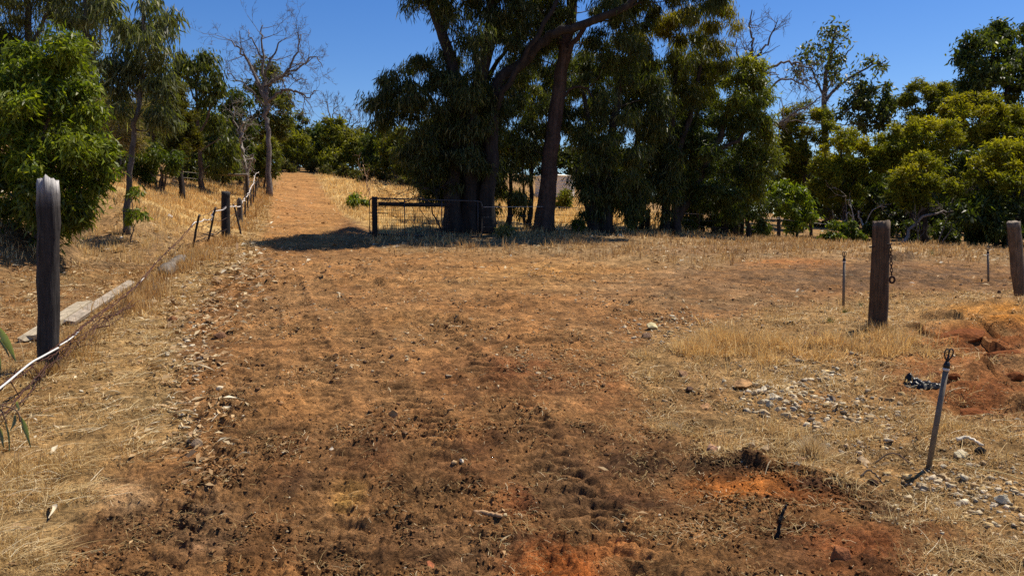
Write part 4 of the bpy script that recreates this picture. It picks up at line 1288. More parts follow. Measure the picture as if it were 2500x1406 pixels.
tree('red_gum', 'tall gum with single reddish brown trunk in front of the water tank', 'tree', 24.4,
     [([(1325, 564), (1338, 450), (1352, 320), (1370, 180), (1386, 90), (1400, -20), (1420, -170)], .26, .10), ([(1372, 170), (1420, 75, -.4), (1480, 40, -.6), (1570, 5, -.8)], .10, .03), ([(1350, 260), (1400, 215), (1440, 225), (1460, 290)], .045, .02), ([(1380, 120), (1330, 40), (1300, -60)], .07, .03)],
     [dict(poly=[(1260, -300), (1800, -300), (1780, 0), (1700, 45), (1610, 60), (1560, 160), (1480, 170), (1430, 110), (1400, 40), (1340, 130), (1285, 150), (1262, 0)], lai=2.0), dict(poly=[(1240, 150), (1345, 150), (1335, 330), (1300, 400), (1230, 360)], lai=1.6, dd=.8)],
     GUM, RED, seed=81, thick=2.2, clump=.42, cd=4.5, gap=0., twigs=.6, sides=12)
tree('weeping_gum', 'dark weeping gum on a cluster of stout stems just right of the water tank', 'tree', 25,
     [([(1447, 575), (1452, 450), (1440, 320), (1420, 220)], .18, .05), ([(1485, 577), (1480, 430), (1505, 260), (1520, 160)], .22, .06), ([(1466, 575), (1470, 470, .4), (1480, 330, .5)], .15, .05), ([(1440, 574), (1425, 470), (1400, 400)], .07, .02)],
     [[(1350, 190), (1430, 150), (1560, 160), (1640, 200), (1625, 330), (1590, 470), (1545, 545), (1500, 490), (1440, 500), (1400, 452), (1408, 440), (1372, 400), (1370, 330)], dict(poly=[(1400, 430), (1450, 420), (1470, 520), (1425, 530)], lai=2), dict(poly=[(1520, 460), (1580, 450), (1572, 540), (1535, 548)], lai=2)],
     GUM, DRK, seed=82, lai=1.9, thick=2.0, clump=.42, cd=4.5, gap=.0, twigs=.6)
tree('slim_gum', 'slim drooping gum between the multi stemmed gum and the reddish trunk', 'tree', 25.2,
     [([(1245, 574), (1246, 470), (1255, 330)], .11, .03), ([(1292, 573), (1298, 450), (1308, 320)], .09, .03), ([(1278, 573), (1282, 470), (1275, 380)], .05, .02)],
     [[(1200, 330), (1330, 320), (1325, 400), (1310, 440), (1300, 510), (1262, 545), (1228, 525), (1200, 460)]], dict(GUM, c=((.045, .058, .026), (.080, .098, .048), (.17, .18, .11))), DRK, seed=83, lai=1.5, thick=1.2, clump=.42, cd=5, gap=-.05)
tree('sunlit_gum', 'gum with yellow green sunlit top behind the wire fence', 'tree', 26.5,
     [([(1628, 572), (1625, 420), (1642, 270), (1655, 100)], .16, .04), ([(1650, 572), (1652, 430), (1690, 260), (1720, 120)], .14, .04), ([(1632, 360), (1580, 260), (1570, 160)], .07, .03)],
     [dict(poly=[(1560, 60), (1610, 35), (1690, 15), (1775, -10), (1802, 70), (1797, 130), (1775, 200), (1700, 245), (1640, 300), (1585, 380), (1555, 250)], tip=.9, leaf=dict(c=((.045, .058, .018), (.080, .095, .026), (.25, .22, .025)))), dict(poly=[(1580, 370), (1650, 300), (1680, 380), (1670, 480), (1620, 545), (1590, 500)], lai=2.2)],  # tip colour paints sunlight onto the upper leaves
     GUM, DRK, seed=84, lai=2.1, thick=1.8, clump=.42, cd=4.8, gap=0., twigs=.6)
tree('shaded_gum', 'dark leafy gum filling the clump between the reddish trunk and the sunlit gum', 'tree', 27.5,
     [([(1545, 574), (1548, 450), (1556, 300), (1540, 120)], .15, .04), ([(1550, 430), (1600, 330), (1640, 250)], .06, .02), ([(1562, 574), (1575, 460), (1600, 380)], .09, .03)],
     [[(1410, 120), (1560, 60), (1640, 110), (1660, 260), (1660, 400), (1640, 500), (1590, 545), (1520, 520), (1470, 430), (1420, 300)], dict(poly=[(1200, 60), (1330, 0), (1420, 60), (1430, 200), (1380, 330), (1290, 320), (1215, 250)], dd=1.0)],
     GUM, DRK, seed=88, lai=1.7, thick=1.8, clump=.42, gap=.0, cd=4.5)
tree('shaded_gum', 'dark leafy gum at the back of the clump right behind the leaning trunk', 'tree', 30,
     [([(1690, 578), (1694, 450), (1700, 300), (1720, 180)], .15, .04), ([(1696, 420), (1760, 330), (1800, 250)], .06, .02)],
     [[(1640, 150), (1720, 130), (1800, 180), (1860, 260), (1870, 420), (1830, 520), (1740, 500), (1660, 520), (1630, 400)]],
     DARK, DRK, seed=89, lai=1.7, thick=1.8, clump=.42, gap=.0, cd=4.5)
tree('leaning_gum', 'bright edged gum on a strongly leaning trunk behind the wire fence', 'tree', 27,
     [([(1632, 572), (1655, 535), (1682, 485), (1740, 370), (1772, 280), (1802, 190)], .20, .05), ([(1740, 370), (1800, 340), (1850, 270)], .08, .03), ([(1700, 450), (1690, 330), (1710, 260)], .08, .03), ([(1722, 400), (1715, 350), (1690, 262), (1664, 250)], .05, .02)],
     [dict(poly=[(1690, 240), (1775, 185), (1800, 150), (1832, 122), (1862, 150), (1882, 225), (1888, 285), (1860, 300), (1800, 270), (1740, 300)], tip=.8, leaf=dict(c=((.055, .075, .020), (.10, .13, .030), (.21, .22, .03)))), dict(poly=[(1850, 260), (1890, 285), (1908, 335), (1902, 380), (1872, 425), (1875, 480), (1830, 510), (1820, 400)], tip=.6, leaf=dict(c=((.055, .07, .018), (.10, .12, .03), (.20, .20, .03)))),  # sunlit right edge put into the leaf colour
      dict(poly=[(1650, 300), (1740, 270), (1840, 280), (1850, 420), (1840, 500), (1790, 530), (1720, 505), (1650, 480), (1600, 400)], lai=2.6)],
     DARK, DRK, seed=85, lai=2.2, thick=1.7, clump=.42, cd=5, gap=-.05, twigs=.6)
tree('thicket_tree', 'low dark thicket of thin stems behind the two middle fence posts', 'tree', 30,
     [([(1745, 580), (1740, 540), (1760, 480)], .12, .04), ([(1765, 580), (1775, 520), (1800, 460)], .16, .05), ([(1718, 578), (1712, 540), (1720, 480)], .10, .03), ([(1830, 582), (1826, 530), (1835, 480)], .12, .04), ([(1780, 580), (1810, 530), (1870, 490)], .05, .02), ([(1740, 580), (1760, 555), (1790, 535)], .04, .02)],
     [[(1660, 470), (1880, 450), (1905, 500), (1890, 555), (1850, 560), (1790, 540), (1720, 545), (1670, 540)]], DARK, DRK, seed=86, lai=2.0, thick=1.6, clump=.4, cd=5, twigs=.8)
bare_tree('dead_gum', 'dead gum with bare forked limbs rising above the leaning gum', 'tree', 31,
          [([(1800, 580), (1802, 420), (1812, 260), (1822, 160)], .18, .08), ([(1822, 165), (1838, 110), (1832, 60), (1836, 25)], .06, .015), ([(1824, 165), (1850, 135), (1880, 95), (1900, 48)], .07, .015), ([(1815, 230), (1860, 180), (1905, 158), (1945, 154), (1985, 170)], .07, .02),
           ([(1818, 200), (1800, 130), (1795, 90)], .05, .012), ([(1860, 240), (1910, 190), (1950, 205), (1985, 225)], .05, .012), ([(1830, 330), (1900, 300), (1955, 268), (2010, 235)], .07, .015), ([(1895, 310), (1930, 295), (1990, 305)], .04, .01)],
          (.14, .115, .10), 5, 4, .8, .42, .12, minr=.007)

# --- right side
tree('tall_sparse_gum', 'tall sparse gum with open airy crown against the sky on the right', 'tree', 45,
     [([(2022, 590), (2017, 400), (2013, 300), (2012, 220), (2028, 130), (2040, 70)], .22, .05), ([(2014, 240), (1990, 190), (1965, 140)], .07, .02), ([(2014, 250), (2060, 200), (2130, 160), (2160, 150)], .09, .02), ([(2015, 320), (2070, 270), (2150, 220)], .09, .02), ([(2020, 170), (2060, 140), (2085, 110)], .06, .02), ([(2013, 235), (2045, 180), (2070, 165)], .05, .02)],
     [dict(poly=[(1935, 175), (1958, 112), (1998, 80), (2040, 48), (2078, 68), (2098, 108), (2086, 150), (2060, 175), (2045, 215), (1990, 215), (1945, 225)], gap=.10, cd=6), dict(poly=[(2078, 175), (2095, 150), (2130, 130), (2166, 165), (2160, 198), (2110, 225), (2060, 240), (2045, 225)], gap=.08, cd=6), dict(poly=[(2040, 250), (2120, 195), (2186, 203), (2202, 250), (2200, 300), (2140, 320), (2060, 330), (2030, 290)], gap=-.05, lai=1.6)],
     dict(GUM, L=.26, W=.10, droop=.5, c=((.04, .055, .022), (.075, .09, .04), (.13, .14, .08))), GRY, seed=90, lai=.55, thick=2.0, clump=.55, cd=4, twigs=.9, twig_r=.02)
tree('big_dark_tree', 'tallest dense dark tree at the upper right corner', 'tree', 48,
     [([(2420, 600), (2415, 400), (2410, 250), (2430, 100)], .3, .08), ([(2415, 300), (2480, 180)], .12, .04), ([(2415, 320), (2360, 210)], .12, .04)],
     [[(2315, 170), (2340, 115), (2375, 72), (2440, 48), (2465, 80), (2492, 62), (2640, 55), (2640, 330), (2450, 300), (2400, 270), (2325, 230)], dict(poly=[(2310, 230), (2420, 250), (2460, 330), (2340, 340), (2300, 280)], lai=2)],
     dict(DARK, L=.26, W=.10, c=((.038, .055, .018), (.065, .088, .028), (.12, .14, .05))), DRK, seed=91, lai=3.2, thick=3.0, clump=.65, cd=2.6, gap=-.12)
yl = [
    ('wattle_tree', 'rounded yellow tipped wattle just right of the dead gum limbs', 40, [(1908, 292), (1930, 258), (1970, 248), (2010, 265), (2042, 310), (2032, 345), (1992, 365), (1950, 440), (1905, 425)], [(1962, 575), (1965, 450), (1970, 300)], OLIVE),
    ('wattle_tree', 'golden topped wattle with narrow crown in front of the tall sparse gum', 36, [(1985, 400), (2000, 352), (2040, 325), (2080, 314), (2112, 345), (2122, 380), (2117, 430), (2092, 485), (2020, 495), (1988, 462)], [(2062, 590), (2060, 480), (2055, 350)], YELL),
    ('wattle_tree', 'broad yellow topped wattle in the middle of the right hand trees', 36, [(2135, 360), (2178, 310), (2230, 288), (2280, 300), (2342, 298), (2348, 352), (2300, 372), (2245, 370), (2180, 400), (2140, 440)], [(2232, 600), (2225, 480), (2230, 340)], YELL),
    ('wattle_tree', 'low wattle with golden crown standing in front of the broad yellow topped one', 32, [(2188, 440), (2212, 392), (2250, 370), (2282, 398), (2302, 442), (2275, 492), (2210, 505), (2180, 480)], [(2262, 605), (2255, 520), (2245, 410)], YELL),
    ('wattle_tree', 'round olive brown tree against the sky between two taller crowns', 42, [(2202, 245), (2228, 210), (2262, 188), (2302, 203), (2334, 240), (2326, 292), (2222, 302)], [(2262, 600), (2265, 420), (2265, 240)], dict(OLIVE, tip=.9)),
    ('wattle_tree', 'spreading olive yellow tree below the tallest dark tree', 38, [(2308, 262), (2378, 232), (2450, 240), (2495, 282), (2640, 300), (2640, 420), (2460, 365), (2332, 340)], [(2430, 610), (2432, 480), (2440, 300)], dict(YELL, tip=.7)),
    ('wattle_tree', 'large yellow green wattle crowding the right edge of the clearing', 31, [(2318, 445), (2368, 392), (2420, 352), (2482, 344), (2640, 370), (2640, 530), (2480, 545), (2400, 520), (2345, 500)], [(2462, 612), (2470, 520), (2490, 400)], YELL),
]
for i, (nm, lab, D, poly, stem, lf) in enumerate(yl):
    tree(nm, lab, 'tree', D, [(stem, .13, .03), ([stem[1], ((stem[1][0] + poly[1][0]) / 2, (stem[1][1] + poly[1][1]) / 2), poly[1]], .05, .015), ([stem[1], ((stem[1][0] + poly[5][0]) / 2, (stem[1][1] + poly[5][1]) / 2), poly[5]], .05, .015)],
         [[(px + (px - sum(a for a, b in poly) / len(poly)) * .09, py + (py - sum(b for a, b in poly) / len(poly)) * .07) for px, py in poly]], dict(lf, L=.15, W=.05), DRK, 'wattles on the right', 100 + i, lai=3.2, thick=2.0, clump=.36, cd=8, gap=-.12, twigs=.6)
dk = [
    ('understorey_tree', 'dark leafy tree low between the golden wattles', 38, [(2110, 480), (2150, 420), (2230, 440), (2320, 430), (2340, 500), (2330, 575), (2250, 560), (2180, 580), (2130, 550)], [(2225, 605), (2215, 530), (2200, 450)]),
    ('understorey_tree', 'dark tree with leaning black trunk at the right edge', 30, [(2330, 500), (2420, 470), (2560, 500), (2580, 590), (2480, 560), (2420, 600), (2350, 590)], [(2452, 615), (2470, 560), (2500, 450)]),
    ('understorey_tree', 'dark bushy tree behind the tall sparse gum trunk', 43, [(1960, 430), (2040, 400), (2110, 430), (2180, 380), (2190, 480), (2140, 560), (2080, 540), (2000, 560)], [(2090, 595), (2095, 500), (2100, 430)]),
    ('understorey_tree', 'dark tree filling the gap under the round olive brown crown', 45, [(2190, 300), (2330, 290), (2420, 340), (2440, 480), (2330, 520), (2200, 480), (2160, 400)], [(2320, 600), (2310, 480), (2300, 340)]),
    ('understorey_tree', 'small dark tree standing against the sky gap beside the wire fence end', 47, [(1890, 380), (1960, 360), (1995, 420), (1985, 540), (1920, 545), (1880, 480)], [(1940, 580), (1940, 480), (1945, 400)]),
]
for i, (nm, lab, D, poly, stem) in enumerate(dk):
    x0, y0 = stem[0]
    tree(nm, lab, 'tree', D, [(stem, .17, .05), ([(x0 - 18, y0), (x0 - 26, y0 - 60), (x0 - 60, y0 - 120)], .10, .03), ([(x0 + 20, y0), (x0 + 34, y0 - 70), (x0 + 60, y0 - 130)], .10, .03)],
         [poly], dict(DARK, L=.22, W=.075), DRK, 'dark trees on the right', 120 + i, lai=2.2, thick=2.2, clump=.45, cd=4.5, gap=-.05, twigs=.8)
for i, (cx, cy, hw, hh, D, lab) in enumerate([(2150, 570, 40, 30, 34.5, 'low dark undergrowth bush right behind the chained post'), (2225, 578, 42, 30, 33, 'low dark undergrowth bush under the broad yellow topped wattle'), (2300, 580, 45, 34, 32, 'low dark undergrowth bush behind the grey fallen limb'), (2385, 582, 45, 36, 31, 'low dark undergrowth bush behind the far thin pipe'), (2455, 585, 40, 40, 29, 'low dark undergrowth bush beside the leaning right edge post'),
                                                     (1850, 560, 40, 24, 31.5, 'low dark undergrowth bush between the two right hand fence posts'), (1760, 556, 40, 22, 31, 'low dark undergrowth bush between the two middle fence posts'), (1670, 555, 30, 20, 29, 'low dark undergrowth bush behind the foot of the leaning trunk')]):
    tree('undergrowth_bush', lab, 'shrub', D, [([(cx, cy + hh), (cx + 2, cy), (cx - 3, cy - hh * .8)], .03, .01)], [blobpoly(cx, cy, hw, hh, 500 + i, 14, .2)], dict(DARK, L=.15, W=.045), DRK, 'undergrowth below the right hand trees', 520 + i, lai=1.7, thick=1.0, clump=.33, cd=7, gap=.0, twigs=.9)
tree('bright_bush', 'bright green leafy bush at the end of the wire fence', 'shrub', 33,
     [([(1945, 580), (1945, 540), (1940, 480)], .06, .02)], [[(1878, 475), (1908, 440), (1950, 428), (1978, 480), (1988, 532), (1962, 562), (1908, 562)]], dict(BRIGHT, L=.18, W=.06), seed=130, lai=3, thick=1.0, clump=.35, cd=8, gap=-.35)
tree('round_bush', 'low round green bush at the grass edge left of the chained post', 'shrub', 32.5,
     [([(2060, 590), (2060, 570), (2058, 550)], .04, .02)], [[(2010, 592), (2015, 560), (2040, 540), (2085, 540), (2108, 570), (2108, 592)]], dict(BRIGHT, L=.14, W=.06, c=((.04, .07, .014), (.08, .11, .02), (.15, .16, .03))), seed=131, lai=3, thick=.8, clump=.28, cd=12, gap=-.6)
tree('round_bush', 'small round bush in the paddock just left of the gate post', 'shrub', 33,
     [([(875, 508), (875, 495), (876, 480)], .03, .01)], [[(846, 505), (852, 480), (875, 468), (900, 480), (905, 505)]], dict(DARK, L=.14, W=.06, c=BRIGHT['c']), seed=132, lai=3, thick=.6, clump=.25, cd=14, gap=-.6)
tree('low_shrub', 'small olive shrub in front of the water tank', 'shrub', 38,
     [([(1365, 515), (1366, 500), (1366, 470)], .03, .01)], [[(1340, 515), (1346, 475), (1370, 455), (1392, 475), (1390, 515)]], dict(OLIVE, tip=.2, L=.16, W=.05), seed=133, lai=2.4, thick=.7, clump=.3, cd=10, gap=-.5)
tree('low_shrub', 'low dark leafy shrub at the foot of the reddish trunk', 'shrub', 23.5,
     [([(1415, 578), (1412, 560), (1410, 545)], .03, .01)], [[(1380, 578), (1388, 545), (1412, 530), (1440, 545), (1452, 578)]], DARK, seed=134, lai=2.2, thick=.5, clump=.25, cd=14, gap=-.5)
tree('low_shrub', 'low grey green shrub at the foot of the multi stemmed gum', 'shrub', 22.4,
     [([(1222, 582), (1222, 568), (1220, 555)], .02, .01)], [[(1196, 583), (1200, 560), (1225, 550), (1250, 562), (1252, 583)]], dict(GREY, L=.12), seed=135, lai=1.8, thick=.4, clump=.22, cd=16, gap=-.5)
tree('gum_seedling', 'thin gum seedling with sparse leaves at the foot of the slender gum', 'shrub', 17.3,
     [([(318, 545), (322, 500), (335, 462), (345, 440)], .012, .005), ([(318, 545), (330, 520), (345, 510)], .008, .004)], [dict(poly=[(308, 470), (320, 450), (352, 448), (350, 475), (325, 482)], lai=1.0), dict(poly=[(312, 525), (318, 505), (350, 500), (358, 520), (335, 545), (315, 545)], lai=1.6)], BRIGHT, seed=136, thick=.3, clump=.16, cd=22, gap=-.4)
bare_tree('dead_branch_bush', 'pale leafless shrub with crooked white branches left of the chained post', 'shrub', 35,
          [([(2115, 592), (2112, 565), (2102, 535), (2095, 515)], .06, .03), ([(2100, 525), (2075, 522), (2060, 545)], .03, .012), ([(2098, 518), (2075, 500), (2055, 480)], .03, .01), ([(2098, 515), (2130, 512), (2165, 505)], .03, .01), ([(2105, 535), (2085, 560), (2078, 580)], .025, .01)],
          (.42, .36, .30), 7, 3, .8, .4, .1)
bare_tree('fallen_limb', 'grey fallen limb tangled under the golden wattles', 'branch', 31.5,
          [([(2200, 580), (2240, 540), (2300, 520), (2345, 525)], .07, .03), ([(2290, 522), (2330, 490), (2360, 470)], .03, .012), ([(2245, 540), (2235, 500)], .03, .01), ([(2300, 520), (2340, 535), (2380, 530)], .03, .01)],
          (.20, .17, .15), 8, 3, .8, .4, .1)
bare_tree('dead_pole_sapling', 'thin bare leaning sapling pole in the pale paddock', 'tree', 42, [([(903, 470), (895, 440), (886, 402)], .035, .015), ([(892, 430), (900, 415)], .015, .008), ([(890, 415), (880, 400)], .012, .006)], (.36, .24, .15), 9, 2, .6, .4, .3)

# ------------------------------------------------------------------ posts, fences, gate
def post(px0, py0, px1, py1, D, r0, r1, c_lo, c_hi, sides=18, wob=.06, jag=.012, seed=0, top_len=.05, ground_it=True, D1=None):
    a = P(px0, py0, D)
    if ground_it:
        a[2] = gz(a[0], a[1]) - .08
    b = P(px1, py1, D if D1 is None else D1)
    r = np.random.default_rng(seed + 900)
    n = 14
    t = np.linspace(0, 1, n) ** .9
    pts = a * (1 - t[:, None]) + b * t[:, None]
    pts[1:-1, :2] += np.cumsum(r.normal(0, .0035, (n - 2, 2)), 0)
    mb = MB()
    cc = np.array(c_lo) * np.ones((n, 3))
    L = np.linalg.norm(b - a)
    for i in range(n):
        k = np.clip(1 - (1 - t[i]) * L / top_len, 0, 1)
        cc[i] = cc[i] * (1 - k) + np.array(c_hi) * k
    mb.tube(pts, np.linspace(r0, r1, n), sides, cc, True, wob, seed)
    V = mb.v[0]
    th_ = np.arange(sides) * 2 * PI / sides
    V[(n - 1) * sides:n * sides, 2] += jag * (np.sin(2 * th_ + r.uniform(0, 6)) + .7 * np.sin(5 * th_ + r.uniform(0, 6)) + .35 * r.normal(size=sides))
    return mb


def lone_post(name, label, cat, *a, mat='post', **k):
    mb = post(*a, **k)
    o = V0 = mb.v[0][-2]
    return tag(mb.build(name, M[mat], None, True, origin=V0), label, cat)


lone_post('timber_post', 'tall weathered grey black post with a splintered pale top', 'post', 118, 908, 116, 440, 6.8, .084, .088, (.040, .034, .031), (.42, .40, .38), seed=1, wob=.085, jag=.022, top_len=.20, sides=30)
rp = lone_post('timber_post', 'stout brown post with a rusty chain hanging on it', 'post', 2142, 810, 2152, 541, 9.0, .108, .094, (.082, .050, .028), (.17, .12, .08), sides=28, seed=2, wob=.04, jag=.008, top_len=.08)
lone_post('timber_post', 'leaning brown grey post at the right edge above the orange soil', 'post', 2499, 748, 2475, 542, 11.0, .088, .084, (.115, .080, .052), (.20, .155, .11), sides=26, seed=3, wob=.035, jag=.006, top_len=.06)
# bolt through the chained post
mb = MB()
mb.tube([P(2122, 604, 8.98), P(2178, 595, 8.88)], .009, 8, (.05, .03, .025))
bolt = mb.build('bolt', M['rust'], None, True)
bolt.data.transform(Matrix.Translation(-rp.location))
bolt.parent = rp


def oval(cen, ax, ay, rx, ry, rr, seg=14):
    t = np.linspace(0, 2 * PI, seg, endpoint=False)
    pts = cen + np.outer(np.cos(t) * rx, ax) + np.outer(np.sin(t) * ry, ay)
    return np.vstack([pts, pts[:1], pts[1:2]])


ch = empty('chain', P(2173, 596, 8.88), 'rusty chain with a heavy ring hanging from the stout brown post', 'chain')
top, bot = P(2174, 597, 8.88), P(2177, 672, 8.88)
nl = 9
dn = unit(bot - top)
sx_ = np.array((1.0, 0, 0))
for i in range(nl):
    mb = MB()
    c_ = top + (bot - top) * ((i + .5) / nl)
    hl = np.linalg.norm(bot - top) / nl
    ax = unit(sx_ if i % 2 else np.array((.25, 1.0, 0)))
    mb.tube(oval(c_, ax, dn, hl * .36, hl * .62, .0045), .0052, 6, (.045, .022, .016), False)
    mb.build('chain_link', M['rust'], ch)
mb = MB()
mb.tube(oval(P(2178, 683, 8.88), sx_, np.array((0, 0, 1.0)), .030, .037, .012, 20), .0125, 8, (.04, .018, .014), False)
mb.build('ring', M['rust'], ch)

# sprinkler risers
def riser(px0, py0, px1, py1, D, label, s_=1.0):
    a, b = P(px0, py0, D), P(px1, py1, D)
    a[2] = gz(a[0], a[1]) - .03
    root = empty('sprinkler_riser', a, label, 'sprinkler', 'sprinkler risers')
    u = unit(b - a)
    mb = MB()
    mb.tube([a, (a + b) / 2, b], .0175 * s_, 12, (.17, .135, .095))
    mb.build('pipe', M['steel'], root)
    mb = MB()
    mb.tube([b, b + u * .018 * s_], .020 * s_, 12, (.62, .58, .52))
    mb.build('collar', M['cord'], root)
    mb = MB()
    c_ = b + u * .018 * s_
    mb.tube([c_, c_ + u * .02 * s_, c_ + u * .045 * s_], np.array([.021, .021, .012]) * s_, 10, (.02, .018, .017))
    h = c_ + u * .04 * s_
    X_ = np.array((1.0, 0, 0))
    for sg in (-1, 1):
        mb.tube(smooth_path([h, h + u * .035 * s_ + X_ * sg * .022 * s_, h + u * .068 * s_ + X_ * sg * .027 * s_, h + u * .085 * s_ + X_ * sg * .014 * s_, h + u * .078 * s_ + X_ * sg * .002 * s_], 4), .0046 * s_, 6, (.02, .018, .017))
    mb.tube([h, h + u * .05 * s_], np.array([.011, .004]) * s_, 8, (.02, .018, .017))
    mb.tube([h + u * .05 * s_, h + u * .08 * s_], np.array([.005, .007]) * s_, 8, (.02, .018, .017))
    mb.build('spray_head', M['plastic'], root)
    return root


riser(2265, 1150, 2309, 905, 4.75, 'leaning metal pipe with black sprinkler head close at the lower right')
riser(2059, 752, 2061, 641, 11.5, 'upright thin pipe with sprinkler head left of the chained post', 1.15)
riser(2413, 692, 2412, 622, 15.5, 'far thin pipe near the leaning right edge post', 1.2)

# yellow cord along the ground
pts = []
for px, py in [(2272, 1146), (2310, 1146), (2350, 1150), (2400, 1163), (2450, 1174), (2520, 1190), (2620, 1215)]:
    q = G(px, py)
    q[2] += .045
    pts.append(q)
mb = MB()
mb.tube(smooth_path(pts, 6, .002, 4), .0035, 6, (.55, .40, .16))
tag(mb.build('cord', M['cord'], None, True, origin=pts[0]), 'yellow cord stretched over the ground from the leaning pipe', 'cord')


# planks on the ground
def board(name, label, cat, p0, p1, wd, th, colr, lift0=.03, lift1=.03, roll=0.0, mat='plank'):
    a, b = G(*p0), G(*p1)
    a[2] += lift0
    b[2] += lift1
    d = unit(b - a)
    s_ = unit(np.cross(d, (0, 0, 1.0)))
    u_ = np.cross(s_, d)
    s2 = s_ * math.cos(roll) + u_ * math.sin(roll)
    u2 = np.cross(s2, d)
    L_ = np.linalg.norm(b - a)
    R = Matrix((d, s2, u2)).transposed()
    bm = bmesh.new()
    nseg = 10
    bmesh.ops.create_grid(bm, x_segments=nseg, y_segments=3, size=.5)
    ext = bmesh.ops.extrude_face_region(bm, geom=bm.faces[:])
    bmesh.ops.translate(bm, verts=[v for v in ext['geom'] if isinstance(v, bmesh.types.BMVert)], vec=(0, 0, 1))
    for v in bm.verts:
        v.co = Vector((v.co.x * L_ + (random.uniform(-.04, .04) if abs(v.co.x) > .45 else 0), v.co.y * wd * (1 + random.uniform(-.03, .03)), (v.co.z - .5) * th + random.uniform(-.002, .002)))
    bmesh.ops.recalc_face_normals(bm, faces=bm.faces)
    me = bpy.data.meshes.new(name)
    bm.to_mesh(me)
    bm.free()
    at = me.color_attributes.new('Col', 'FLOAT_COLOR', 'POINT')
    c = np.ones((len(me.vertices), 4), np.float32)
    c[:, :3] = colr
    at.data.foreach_set('color', c.ravel())
    o = link(name, me, M[mat])
    o.matrix_world = Matrix.Translation([float(k) for k in (a + b) / 2]) @ R.to_4x4()
    return tag(o, label, cat)


board('plank', 'wide pale grey plank lying on the ground behind the tall weathered post', 'plank', (70, 832), (207, 752), .20, .05, (.38, .31, .21), .05, .10, .12)
board('plank', 'long narrow grey board lying beside the rusty fallen wire', 'plank', (168, 800), (322, 704), .12, .05, (.27, .22, .165), .04, .10, -.3)
a, b = G(398, 682), G(450, 646)
a[2] += .07
b[2] += .10
mb = MB()
mb.tube(smooth_path([a, (a + b) / 2 + (0, 0, .03), b], 6, .01, 3), [.10, .125, .13, .13, .12, .12, .115, .11, .10, .09, .08, .06, .05][:len(smooth_path([a, a, b], 6))], 12, (.15, .122, .095), True, .16, 8)
tag(mb.build('log', M['post'], None, True, origin=a), 'short weathered log with dark broken end in the grass verge', 'log')

# ------------------------------------------------------------------ fallen rusty wire in the foreground
fw = empty('fallen_wire_fence', G(150, 905), 'collapsed rusty wire netting with a white electric tape beside the tall post', 'fence')
main = [(-90, 1010, 4.9), (0, 946, 5.5), (60, 905, 6.0), (140, 851, 6.66), (195, 806, 7.5), (240, 768, 8.5), (300, 724, 10.0), (345, 684, 11.6), (395, 628, 14.2), (440, 585, 16.4), (476, 543, 18.6)]
mp_ = np.array([P(*q) for q in main])
for j in range(3):
    mb = MB()
    off = rng.normal(0, .014, mp_.shape)
    path = smooth_path(mp_ + off, 12, .006, 50 + j)
    mb.tube(path, .0042 + .00012 * path[:, 1], 5, (.075, .030, .020), False)
    # barbs
    mb.build('strand', M['rust'], fw)
mb = MB()
for k in range(36):
    q = mp_[0] * 0 + smooth_path(mp_, 12)[rng.integers(6, 118)] + rng.normal(0, .012, 3)
    d_ = unit(rng.normal(size=3)) * .035
    mb.tube([q - d_, q + d_], .0035, 4, (.07, .028, .018), False)
tag(mb.build('barbs', M['rust'], fw), kind='stuff')
tape = [(-90, 1012, 4.85), (0, 947, 5.45), (50, 906, 5.9), (78, 884, 6.15), (100, 872, 6.3), (142, 849, 6.62)]
mb = MB()
mb.tube(smooth_path([P(*q) for q in tape], 8), .0085, 7, (.62, .60, .56), True)
mb.build('tape', M['cord'], fw)
for bit in ([(146, 843, 6.7), (170, 828, 7.0), (196, 806, 7.5)], [(332, 700, 11.2), (340, 690, 11.5), (352, 678, 11.9)]):
    mb = MB()
    mb.tube(smooth_path([P(*q) for q in bit], 6), .007, 6, (.62, .60, .56), True)
    mb.build('tape', M['cord'], fw)
low = [(-70, 1090), (0, 1040), (45, 1000), (85, 958), (140, 908), (190, 872), (240, 832), (290, 792), (335, 760)]
for j in range(3):
    mb = MB()
    pts = []
    for px, py in low:
        q = G(px + rng.normal(0, 5), py + rng.normal(0, 5) + j * 3)
        q[2] += .09 + .03 * j + abs(rng.normal(0, .02))
        pts.append(q)
    path = smooth_path(pts, 8, .008, 80 + j)
    mb.tube(path, .0046, 5, (.075, .032, .022), False)
    mb.build('strand', M['rust'], fw)
for (a_, m_, b_) in [((25, 930), (45, 965), (43, 1000)), ((78, 892), (97, 920), (98, 955)), ((142, 850), (160, 870), (176, 882)), ((178, 825), (195, 845), (213, 862)), ((205, 812), (222, 830), (235, 838)), ((135, 880), (145, 895), (143, 912)), ((222, 795), (262, 796), (300, 800)), ((225, 790), (250, 770), (300, 772))]:
    mb = MB()
    qa = P(a_[0], a_[1], np.interp(a_[0], [q[0] for q in main], [q[2] for q in main]))
    qb = G(*b_)
    qb[2] += .10
    qm = (qa + qb) / 2
    qm2 = P(m_[0], m_[1], qm[1])
    mb.tube(smooth_path([qa, qm2, qb], 8), .0042, 5, (.07, .03, .02), False)
    mb.build('stay_wire', M['rust'], fw)
for (cx_, cy_, rx_, ry_) in [(250, 822, 19, 10), (205, 870, 22, 8), (272, 800, 16, 9), (300, 770, 20, 9)]:
    t = np.linspace(0, 2 * PI, 20)
    pts = []
    for k in t:
        q = G(cx_ + rx_ * math.cos(k), cy_ + ry_ * math.sin(k) * .8 + 6)
        q[2] += .12 + .03 * math.sin(k * 1.5)
        pts.append(q)
    mb = MB()
    mb.tube(np.array(pts), .0042, 5, (.07, .03, .02), False)
    mb.build('wire_loop', M['rust'], fw)

